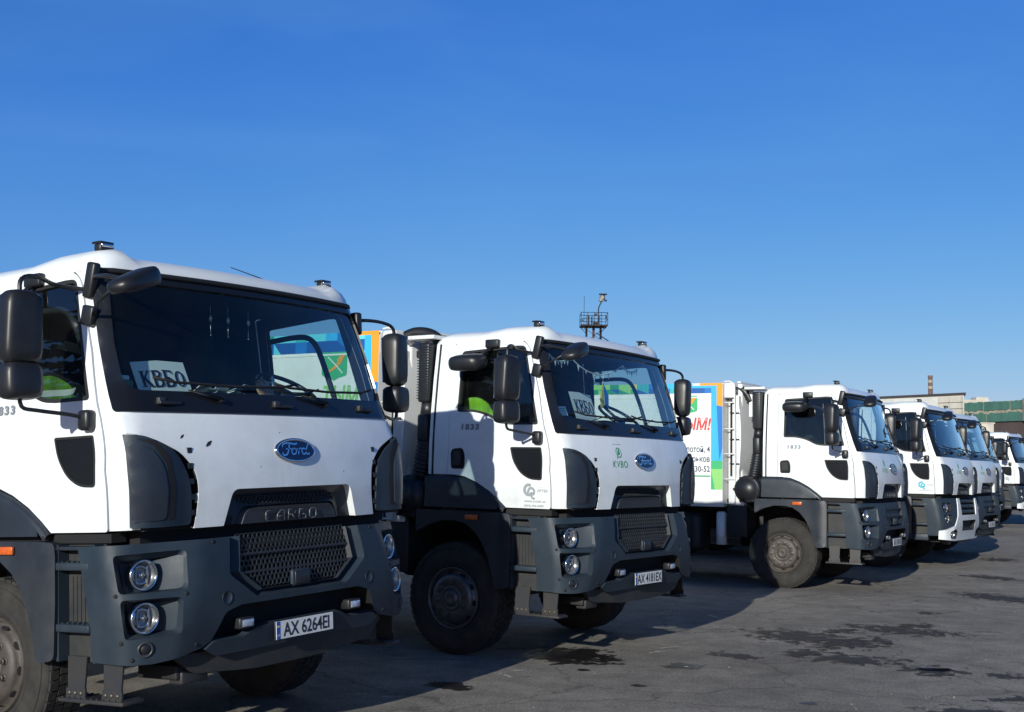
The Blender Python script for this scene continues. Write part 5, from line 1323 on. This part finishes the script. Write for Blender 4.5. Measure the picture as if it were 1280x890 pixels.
# ------------------------------------------------------------------ things behind the windscreens
def in_truck(i, o, M):
    root, T = ROOTS[i]; bpy.context.view_layer.update()
    o.matrix_world = Matrix.Translation(root.location) @ Matrix.Rotation(root.rotation_euler.z, 4, 'Z') @ T @ M
def m_paper(w, h, fold=0.0):
    mb = MB(); G = lambda x, z, o=0.0: Vector((-x, fold*(1-abs(x)/(w/2))+o, z+0.012*(1-abs(x)/(w/2)) if z > h*0.5 else z))
    N = 8
    for i in range(N):
        a = -w/2+w*i/N; b = a+w/N; mb.poly([G(a, 0), G(b, 0), G(b, h), G(a, h)], PAPER); mb.poly([G(a, 0, -.002), G(b, 0, -.002), G(b, h, -.002), G(a, h, -.002)], PAPER)
    H = h*0.46; U = h*0.25; cw = w*0.20; x0 = -w*0.41; I = mat('letter_ink', (0.012, 0.018, 0.06), 0.6)
    g = lambda x, z: G(x, z, 0.0025)+Vector((0, 0.0015, 0)); th = cw*0.24; tn = cw*0.10
    def bar(x1, z1, x2, z2, wd): stroke(mb, [(x1+(x2-x1)*k/4, z1+(z2-z1)*k/4) for k in range(5)], wd, g, I)
    def bowl(x, z1, z2, rx, wt):
        zc = (z1+z2)/2; rz = (z2-z1)/2-tn/2; P = [(x, z2-tn/2)]+[(x+rx*0.4+rx*0.6*cos(radians(q)), zc+rz*sin(radians(q))) for q in range(90, -91, -15)]+[(x, z1+tn/2)]
        stroke(mb, P, [tn]+[tn+(wt-tn)*cos(radians(q))**2 for q in range(90, -91, -15)]+[tn], g, I)
    def stem(x):
        bar(x, U, x, U+H, th)
        for z in (U+tn*.35, U+H-tn*.35): bar(x-th*0.95, z, x+th*0.95, z, tn*.7)
    for k, ch in enumerate('КВБО'):
        x = x0+k*w*0.213
        if ch == 'К':
            stem(x+th); bar(x+th*1.3, U+H*.48, x+cw*.85, U+H-tn*.5, tn*1.2); bar(x+th*1.8, U+H*.55, x+cw*.92, U+tn*.5, th*.85)
            bar(x+cw*.70, U+tn*.35, x+cw*1.02, U+tn*.35, tn*.7); bar(x+cw*.66, U+H-tn*.35, x+cw*.98, U+H-tn*.35, tn*.7)
        if ch == 'В': stem(x+th); bowl(x+th, U+H*.52, U+H, cw*.58, th*.9); bowl(x+th, U, U+H*.54, cw*.68, th)
        if ch == 'Б': stem(x+th); bowl(x+th, U, U+H*.56, cw*.66, th); bar(x+th, U+H-tn*.5, x+cw*.88, U+H-tn*.5, tn*1.1); bar(x+cw*.86, U+H, x+cw*.88, U+H*.76, tn)
        if ch == 'О': stroke(mb, [(x+cw*.52+(cw*.46-th/2)*cos(2*pi*q/28), U+H/2+(H/2-tn/2)*sin(2*pi*q/28)) for q in range(29)], [tn+(th-tn)*cos(2*pi*q/28)**2 for q in range(29)], g, I)
    return mb.build('paper_sign')
o = link('paper_sign', m_paper(0.42, 0.205)); tag(o, 'white paper with four black Cyrillic letters behind the windscreen of the nearest truck', 'sign', 'lettered papers behind windscreens')
in_truck(0, o, Matrix.Translation((0.745, -0.250, 2.02)) @ Matrix.Rotation(radians(20), 4, 'X') @ Matrix.Rotation(radians(2), 4, 'Z') @ Matrix.Rotation(radians(4), 4, 'Y'))
o = link('paper_sign', m_paper(0.44, 0.25)); tag(o, 'white lettered paper beside a small blank card in the second truck windscreen', 'sign', 'lettered papers behind windscreens')
in_truck(1, o, Matrix.Translation((0.57, -0.24, 2.05)) @ Matrix.Rotation(radians(20), 4, 'X') @ Matrix.Rotation(radians(5), 4, 'Z'))
def simple(i, name, mb, label, cat, M=None):
    o = link(name, mb.build(name)); tag(o, label, cat); in_truck(i, o, M or Matrix.Identity(4)); return o
mb = MB(); mb.box((0, 0, 0.04), (0.16, 0.004, 0.085), PAPER); mb.box((0, 0.003, 0.062), (0.12, 0.001, 0.008), TEALT); mb.box((0, 0.003, 0.04), (0.13, 0.001, 0.006), GREYT)
simple(1, 'permit_card', mb, 'small white permit card at the lower left of the second truck windscreen', 'card', Matrix.Translation((0.93, -0.285, 2.075)) @ Matrix.Rotation(radians(20), 4, 'X') @ Matrix.Rotation(radians(-8), 4, 'Z'))
# icon, crucifix, papers, pendants of the first truck
ICON = mat('icon_print', (0.45, 0.36, 0.2), 0.3, col2=(0.25, 0.05, 0.03), vscale=18, thresh=(0.42, 0.58), coat=0.5)
mb = MB(); mb.lathe([(0.0, 0.012), (0.05, 0.012), (0.062, 0.008), (0.066, 0.0), (0.05, -0.01)], (0, 0, 0.06), (0, 1, 0), ICON, 24); mb.box((0, 0, 0.0), (0.05, 0.04, 0.02), DARKP)
simple(0, 'dashboard_icon', mb, 'round gilt and red icon standing on the nearest truck dashboard', 'icon', Matrix.Translation((-0.05, -0.24, 2.03)) @ Matrix.Rotation(radians(15), 4, 'X'))
mb = MB(); mb.box((0, 0, 0.075), (0.014, 0.012, 0.15), ALU, 0.003); mb.box((0, 0, 0.105), (0.075, 0.012, 0.012), ALU, 0.003); mb.box((0, 0, 0.13), (0.035, 0.01, 0.009), ALU); mb.lathe([(0.03, 0), (0.028, 0.012), (0.01, 0.016)], (0, 0, 0), (0, 0, 1), ALU, 12); mb.box((0, 0.006, 0.09), (0.02, 0.01, 0.05), CHROME, 0.004)
simple(0, 'crucifix', mb, 'small metal crucifix standing beside the round icon on the dashboard', 'crucifix', Matrix.Translation((-0.135, -0.26, 2.025)))
mb = MB(); rnd = random.Random(5)
for k in range(9):
    mb.box((rnd.uniform(-.16, .2), rnd.uniform(-.05, .04), 0.012+0.008*k), (rnd.uniform(.08, .18), rnd.uniform(.05, .10), 0.003), PAPER if k % 2 else mat('grey_paper', (.3, .36, .4), .7), rot=Matrix.Rotation(rnd.uniform(-.8, .8), 3, 'Z') @ Matrix.Rotation(rnd.uniform(.2, .7), 3, 'X'))
simple(0, 'loose_papers', mb, 'crumpled papers lying on the nearest truck dashboard', 'papers', Matrix.Translation((0.28, -0.28, 2.015)))
mb = MB(); mb.box((0, 0, 0.035), (0.10, 0.05, 0.07), mat('toy_green', (.1, .22, .16), .5, var=.5, vscale=60), 0.012); mb.box((0, .0, .08), (.06, .04, .03), PAPER, .01)
simple(0, 'dashboard_toy', mb, 'small green and white toy beside the lettered paper in the nearest truck', 'toy', Matrix.Translation((1.02, -0.30, 2.03)))
for x, lab in ((0.23, 'left of three silver pendants hanging at the top of the nearest windscreen'), (0.08, 'middle of three silver pendants hanging at the top of the nearest windscreen'), (-0.10, 'right of three silver pendants hanging at the top of the nearest windscreen')):
    mb = MB(); mb.tube([(0, 0, 0), (0, 0, -0.07)], 0.002, ALU, 4); mb.lathe([(0, 0), (0.009, 0.008), (0.011, 0.03), (0.006, 0.05), (0, 0.055)], (0, 0, -0.125), (0, 0, 1), ALU, 10); mb.tube([(0, 0, -.12), (0, 0, -.2)], 0.003, ALU, 4); mb.lathe([(0, 0), (0.007, 0.006), (0, 0.015)], (0, 0, -0.21), (0, 0, 1), CHROME, 8)
    simple(0, 'pendant', mb, lab, 'pendant', Matrix.Translation((x, -0.42, 2.62)))['group'] = 'pendants in the nearest windscreen'
# garland and flag of the second truck
mb = MB(); P = []
for (a, b, sag) in ((1.02, 0.66, 0.05), (0.66, -0.30, 0.12), (-0.30, -0.62, 0.05)):
    for k in range(14):
        t = k/14; P.append((a+(b-a)*t, -0.37, 2.605-sag*4*t*(1-t)))
mb.tube(P, 0.006, PAPER, 5)
for k, p in enumerate(P):
    if k % 2 == 0:
        L = 0.035 if k % 4 else 0.06; cc = PAPER if k % 3 else mat('fringe_silver', (0.55, 0.6, 0.66), 0.5, var=0.2)
        mb.poly([(p[0]-0.022, p[1], p[2]), (p[0]+0.022, p[1], p[2]), (p[0], p[1]+0.004, p[2]-L)], cc)
mb.build
simple(1, 'fringe_garland', mb, 'white fringe of small pennants along the top of the second truck windscreen', 'garland')
mb = MB()
mb.poly([(-0.005, 0, 0), (-0.09, 0.01, -0.11), (-0.12, 0, -0.24), (-0.04, 0, -0.20)], PAL['blue']); mb.poly([(0.005, 0.002, 0), (-0.03, 0.004, -0.20), (0.05, 0.01, -0.255), (0.055, 0, -0.15)], PAL['yellow']); mb.tube([(0, 0, 0.12), (0, 0, -0.02)], 0.003, PAPER, 4)
simple(1, 'hanging_flag', mb, 'small blue and yellow flag hanging inside the second truck windscreen', 'flag', Matrix.Translation((0.02, -0.40, 2.42)))
VEST = mat('hi_vis_cloth', (0.40, 0.85, 0.04), 0.8, var=0.35, vscale=14); TAPE = mat('reflective_tape', (.6, .62, .6), .4, var=.2)
def vest(i, y0, wd, top, label, VEST=VEST):
    F = lambda u, z: Vector((0.97+0.035*sin(21*u+6*z)+0.02*sin(9*u-15*z), -u, z)); P = [(-y0-wd*.5, 1.93), (-y0+wd*.5, 1.93), (-y0+wd*.46, top), (-y0+wd*.1, top+0.01), (-y0-wd*.30, top-0.12), (-y0-wd*.48, top-0.22)]
    mb = MB(); panel(mb, rpoly(P, .03), [], F, VEST, 0.03, 0.02)
    for q in (0.05,): panel(mb, [(-y0-wd*.34, 2.0+q), (-y0+wd*.44, 2.0+q), (-y0+wd*.44, 2.035+q), (-y0-wd*.36, 2.035+q)], [], F, TAPE, 0.03, 0.004, off=0.003)
    simple(i, 'safety_vest', mb, label, 'vest')['group'] = 'safety vests in cab windows'
vest(1, -1.09, 0.46, 2.23, 'yellow green safety vest behind the side window of the second truck')
vest(0, -0.86, 0.42, 2.16, 'dull green safety vest low behind the side window of the nearest truck', mat('faded_green_cloth', (0.10, 0.26, 0.02), 0.85, var=0.6, vscale=12))

# ------------------------------------------------------------------ buildings behind
WALLP = mat('pale_concrete_panel', (0.62, 0.63, 0.60), 0.85, col2=(0.48, 0.48, 0.45), vscale=0.8, thresh=(0.4, 0.75), bump=0.2, bscale=6)
WALLB = mat('beige_block', (0.52, 0.49, 0.42), 0.85, col2=(0.38, 0.35, 0.30), vscale=1.2, thresh=(0.4, 0.75))
COPE = mat('dark_coping', (0.05, 0.045, 0.05), 0.8, var=0.3)
BROWN = mat('brown_plaster', (0.085, 0.060, 0.058), 0.9, var=0.3, vscale=0.7)
GREENW = mat('green_cladding', (0.060, 0.160, 0.125), 0.75, col2=(0.045, 0.115, 0.095), vscale=1.4, thresh=(0.4, 0.7), stretch=(1, 1, 0.4))
PEEL = mat('peeled_board', (0.38, 0.34, 0.26), 0.9, var=0.4, vscale=2)
R0 = Vector((31.31, 84.85, 0)); d1 = Vector((-0.536, 0.844, 0)); d2 = Vector((0.30, 0.954, 0)); HT = 7.05
bt = thing('concrete_building', 'pale concrete panel building with dark flat roof edge behind the trucks', 'building', R0)
mb = MB(); L1 = d1*38; L2 = d2*14
mb.prism([(0, 0, 0), L1, L1+L2, L2], (0, 0, HT-0.15), WALLB); link('wall', mb.build('wall', recalc=True), bt)
mb = MB(); mb.prism([Vector((0, 0, HT-.14))-d1*.15-d2*.1, L1+Vector((0, 0, HT-.14))-d2*.1, L1+L2+Vector((0, 0, HT-.14)), L2+Vector((0, 0, HT-.14))-d1*.15], (0, 0, 0.16), COPE); link('roof_edge', mb.build('roof_edge', recalc=True), bt)
nf = d1.cross(Vector((0, 0, 1))); nf = -nf if nf.y > 0 else nf
def slab(a, b, z0, z1, t, m, nm):
    mb = MB(); A = d1*a; B = d1*b; mb.prism([A+Vector((0, 0, z0)), B+Vector((0, 0, z0)), B+Vector((0, 0, z1)), A+Vector((0, 0, z1))], nf*t, m); return mb.build(nm, recalc=True)
pm = {}
for r in range(3):
    z0 = HT-0.2-0.78*(r+1); z1 = z0+0.75
    for c in range(16):
        a = 2.1+c*2.05
        o = link('wall_panel', pm.setdefault('p', slab(0, 2.0, 0, 0.75, 0.10, WALLP, 'wall_panel')), bt, Matrix.Translation(d1*a+Vector((0, 0, z0))+nf*random.uniform(0, 0.02)))
for r in range(8):   # block courses of the corner pier
    for c in range(2):
        o = link('block', pm.setdefault('b%d' % c, slab(0, 0.95 if c else 0.9, 0, 0.40, 0.28, WALLB, 'block')), bt, Matrix.Translation(d1*(0.05+c*0.97+(0.0))+Vector((0, 0, HT-0.2-0.44*(r+1)))+nf*random.uniform(0, 0.03)))
G0 = Vector((40.68, 109.88, 0)); g1 = Vector((0.413, -0.911, 0)); g2 = Vector((0.911, 0.413, 0))
gb = thing('green_clad_building', 'long building with peeling green cladding above a dark brown wall', 'building', G0)
mb = MB(); q0 = -g1*2; q1 = g1*45; mb.prism([q0, q1, q1+g2*15, q0+g2*15], (0, 0, 5.95), BROWN); link('wall', mb.build('wall', recalc=True), gb)
mb = MB(); o_ = Vector((0, 0, 5.95))-g2*0.12; mb.prism([q0+o_, q1+o_, q1+o_+g2*15, q0+o_+g2*15], (0, 0, 1.78), PEEL); link('upper_wall', mb.build('upper_wall', recalc=True), gb)
rnd = random.Random(11)
for row in range(2):
    k = -1.8
    while k < 14:
        wd = rnd.uniform(1.2, 1.7); z0 = 5.97+row*0.93; z1 = z0+0.86; mb = MB(); P = []
        n_ = 7
        for i in range(n_+1): P.append((k+wd*i/n_, z0+(rnd.uniform(0, 0.16) if row == 1 else 0)))
        for i in range(n_, -1, -1): P.append((k+wd*i/n_, z1-rnd.uniform(0, 0.10 if row == 1 else 0.20)))
        mb.prism([g1*a+Vector((0, 0, z)) for a, z in P], (0, 0, 0), GREENW) if 0 else None
        A = [mb.bm.verts.new(g1*a+Vector((0, 0, z))-g2*0.20) for a, z in P]; B = [mb.bm.verts.new(g1*a+Vector((0, 0, z))-g2*0.12) for a, z in P]
        mb.face(A, GREENW)
        for i in range(len(A)): mb.face([A[i], A[(i+1) % len(A)], B[(i+1) % len(A)], B[i]], GREENW)
        link('cladding_panel', mb.build('cladding_panel', recalc=True), gb); k += wd+rnd.choice((0.0, 0.02, 0.12))
mb = MB(); mb.box(g1*7.0+Vector((0, 0, 6.9))-g2*.28, (0.35, 0.35, 1.9), PEEL); link('pilaster', mb.build('pilaster'), gb)
hb = thing('vent_house', 'small beige rendered block in front of the brown wall', 'building', (36.5, 95.1, 0))
mb = MB(); mb.box((0, 0, 2.65), (0.95, 2.0, 5.3), WALLB, 0.02); link('wall', mb.build('wall'), hb); mb = MB(); mb.box((0, 0, 5.35), (1.1, 2.1, 0.1), WALLB); link('roof', mb.build('roof'), hb)
pb = thing('roof_parapet', 'crumbling beige parapet rising behind the green cladding', 'parapet', (45.4, 120.5, 0))
mb = MB(); mb.box((0, 0, 4.3), (2.6, 1.5, 8.6), WALLB); mb.box((0.6, 0, 8.72), (1.2, 1.4, 0.3), WALLB); mb.box((-1.4, 0, 4.1), (1.2, 1.4, 8.3), WALLB); link('wall', mb.build('wall'), pb)
ch = thing('brick_chimney', 'tall brown brick chimney with pale bands far behind the concrete building', 'chimney', (75.0, 219.5, 0))
BRK = mat('chimney_brick', (0.20, 0.12, 0.10), 0.9, var=0.3, vscale=3); mb = MB(); mb.lathe([(0.62, 0), (0.38, 18.2), (0.43, 18.25), (0.43, 18.6), (0.30, 18.6), (0.30, 18.0)], (0, 0, 0), (0, 0, 1), BRK, 20); link('stack', mb.build('stack'), ch)
for z in (16.2, 17.3): mb = MB(); mb.lathe([(0.425, 0), (0.42, 0.5)], (0, 0, z), (0, 0, 1), PEEL, 20); link('band', mb.build('band'), ch)

# lattice mast with floodlight platform
MX = Vector((4.62, 69.58, 0)); mast = thing('lattice_mast', 'steel lattice mast with railed platform and floodlight rising above the second truck', 'mast', MX)
MS = mat('mast_steel', (0.03, 0.028, 0.034), 0.6, metal=0.3, var=0.4); MSR = mat('mast_red', (0.16, 0.05, 0.05), 0.6, var=0.3)
zp = 9.50
def part(nm, mb, root): return link(nm, mb.build(nm), root)
cs = [(-0.40, -0.40), (0.40, -0.40), (0.40, 0.40), (-0.40, 0.40)]
for x, y in cs: mb = MB(); mb.tube([(x*1.3, y*1.3, 0), (x, y, zp)], 0.035, MS, 6); part('leg', mb, mast)
mb = MB(); z = 0.3; k = 0
while z < zp-0.6:
    for i in range(4):
        a, b = cs[i], cs[(i+1) % 4]; f = 1.3-0.3*z/zp
        mb.tube([(a[0]*f, a[1]*f, z), (b[0]*f, b[1]*f, z)], 0.014, MS, 4)
        p, q = (a, b) if (k+i) % 2 else (b, a); mb.tube([(p[0]*f, p[1]*f, z), (q[0]*f, q[1]*f, z+0.6)], 0.014, MS, 4)
    z += 0.6; k += 1
part('bracing', mb, mast)
mb = MB(); mb.tube([(0, 0, 0), (0, 0, zp)], 0.07, MSR, 8); part('riser_pipe', mb, mast)
mb = MB(); mb.box((0, 0, zp+0.03), (1.5, 1.4, 0.07), MS); 
for x, y in cs: mb.tube([(x, y, zp-0.35), (x*1.7, y*1.6, zp)], 0.02, MS, 4)
part('platform', mb, mast)
mb = MB()
for z in (0.38, 0.74): mb.tube([(-0.75, -0.7, zp+z), (0.75, -0.7, zp+z), (0.75, 0.7, zp+z), (-0.75, 0.7, zp+z)], 0.018, MS, 5, close=True)
for x in (-0.75, -0.38, 0, 0.38, 0.75):
    for y in (-0.7, 0.7): mb.tube([(x, y, zp), (x, y, zp+0.74)], 0.018, MS, 5)
part('railing', mb, mast)
mb = MB(); mb.tube([(-0.55, 0, zp), (-0.55, 0, zp+1.75)], 0.014, MS, 5); part('aerial', mb, mast); mb = MB(); mb.box((-0.28, 0, zp+0.4), (0.08, 0.1, 0.55), MS); mb.box((-0.12, 0, zp+0.35), (0.05, 0.1, 0.5), MS); mb.box((0.15, 0.1, zp+.18), (0.3, 0.3, 0.22), MS); part('equipment', mb, mast)
for p, d in (((-0.66, -0.66, zp+0.28), (0.07, 0.1, 0.12)), ((0.66, -0.66, zp+0.5), (0.10, 0.14, 0.14)), ((0.07, -0.66, zp+0.62), (0.14, 0.14, 0.14))):
    mb = MB(); mb.box((0, 0, 0), d, MS, 0.01); link('small_lamp', mb.build('small_lamp'), mast, Matrix.Translation(p))
mb = MB(); mb.tube(catmull([(0.27, 0, zp), (0.27, 0, zp+0.95), (0.30, 0, zp+1.15), (0.42, 0, zp+1.42)], 4), 0.035, MS, 6); part('pole', mb, mast)
mb = MB(); mb.box((0.44, 0, zp+1.62), (0.26, 0.3, 0.34), mat('lamp_head', (0.35, 0.32, 0.27), 0.5, col2=(0.08, 0.07, 0.06), vscale=6, thresh=(0.4, 0.6)), 0.04, rot=Matrix.Rotation(radians(18), 3, 'Y')); mb.box((0.52, 0, zp+1.88), (0.44, 0.4, 0.04), MS); mb.box((0.58, 0, zp+1.70), (0.10, 0.2, 0.28), MS, 0.02); mb.cyl((0.6, 0, zp+1.52), (0.74, 0, zp+1.52), 0.05, MS, 8); part('floodlight', mb, mast)
mb = MB(); mb.tube([(0.15, 0, zp-0.35), (1.1, 0, zp-0.95)], 0.03, MS, 6); part('stay', mb, mast)

# ------------------------------------------------------------------ trees
NEED = mat('spruce_needles', (0.030, 0.052, 0.028), 0.85, col2=(0.055, 0.085, 0.035), vscale=3, thresh=(0.35, 0.65)); BARK = mat('bark', (0.10, 0.075, 0.055), 0.9, var=0.3)
LEAF = mat('leaf_green', (0.05, 0.10, 0.025), 0.8, col2=(0.09, 0.14, 0.04), vscale=2, thresh=(0.35, 0.65))
def spruce(x, y, H, label, seed):
    rnd = random.Random(seed); t = thing('spruce_tree', label, 'tree', (x, y, 0), 0, 'spruce trees beside the yard')
    mb = MB(); mb.tube([(0, 0, 0), (0.03, 0, H*0.5), (0, 0.02, H)], [H*0.022, H*0.013, 0.02], BARK, 8); part('trunk', mb, t)
    mb = MB(); z = H*0.10
    while z < H*0.985:
        f = 1-z/H; L = 0.26*H*f**0.85+0.12; nb = int(9+9*f); a0 = rnd.uniform(0, 6)
        for k in range(nb):
            a = a0+2*pi*k/nb+rnd.uniform(-.15, .15); l_ = L*rnd.uniform(.75, 1.12); dr = Vector((cos(a), sin(a), 0)); sd = Vector((-sin(a), cos(a), 0))
            pts = [Vector((0, 0, z))+dr*l_*q+Vector((0, 0, -l_*0.30*q*q+0.10*l_*q)) for q in (0, .35, .7, 1.0)]
            for i in range(3):
                for q in range(5):
                    p = pts[i].lerp(pts[i+1], (q+rnd.random())/5); wv = l_*0.16*(1.1-(i+q/5)/3)+0.05
                    for s_ in (-1, 1):
                        tip = p+sd*s_*wv+dr*wv*0.7+Vector((0, 0, -wv*rnd.uniform(.2, .8))); mb.poly([p-dr*0.06*l_, tip, p+dr*0.10*l_+Vector((0, 0, .02))], NEED)
        z += H*0.030*(0.6+f)
    part('crown', mb, t)
spruce(-22, 3.5, 12, 'tall dark spruce left of the yard reflected in the nearest door glass', 1)
spruce(-27, 10, 9, 'shorter spruce behind the tall one left of the yard', 2)
spruce(-24, -9, 10, 'spruce on the grass behind the photographer to the left', 4)
def leafy(x, y, H, R, label, seed):
    rnd = random.Random(seed); t = thing('leafy_tree', label, 'tree', (x, y, 0), 0, 'leafy trees beyond the trucks')
    mb = MB(); mb.tube([(0, 0, 0), (0.1, 0, H*0.4), (0, 0.1, H*0.8)], [0.22, 0.16, 0.05], BARK, 8)
    cl = []
    for k in range(7): a = rnd.uniform(0, 6.28); e = Vector((cos(a)*R*.7, sin(a)*R*.7, H*rnd.uniform(.5, .9))); mb.tube([(0, 0, H*0.35), e], [0.09, 0.03], BARK, 5); cl.append(e)
    part('trunk', mb, t); mb = MB()
    for k in range(1800):
        c = rnd.choice(cl+[Vector((0, 0, H*.8))]); d = Vector((rnd.gauss(0, 1), rnd.gauss(0, 1), rnd.gauss(0, .8))); p = c+d*R*0.27; p.z = min(p.z, H)
        n = Vector((rnd.gauss(0, 1), rnd.gauss(0, 1), rnd.gauss(0, 1))).normalized(); u = n.orthogonal().normalized()*0.13; v = n.cross(u)
        mb.poly([p-u, p+v*.6, p+u, p-v*.6], LEAF)
    part('crown', mb, t)
leafy(20.6, 100, 8.3, 2.2, 'green tree whose top just shows behind the third truck cab', 3)
leafy(-6, 105, 7.0, 2.6, 'broad green tree hidden behind the first two trucks', 5)
leafy(8, 112, 7.0, 2.6, 'round green tree far behind the second truck', 6)
# grass strip on the left, seen only in the door-glass reflection
GR = mat('grass', (0.05, 0.095, 0.02), 0.9, col2=(0.09, 0.14, 0.03), vscale=1.5, thresh=(0.35, 0.65))
mb = MB(); mb.box((-31, 5, 0.03), (24, 90, 0.10), GR); o = link('grass_verge', mb.build('grass_verge')); o['kind'] = 'structure'
mb = MB(); mb.box((-18.9, 5, 0.06), (0.2, 90, 0.16), mat('kerb_concrete', (0.35, 0.34, 0.32), 0.85, var=0.3), 0.02); o = link('kerb', mb.build('kerb')); o['kind'] = 'structure'
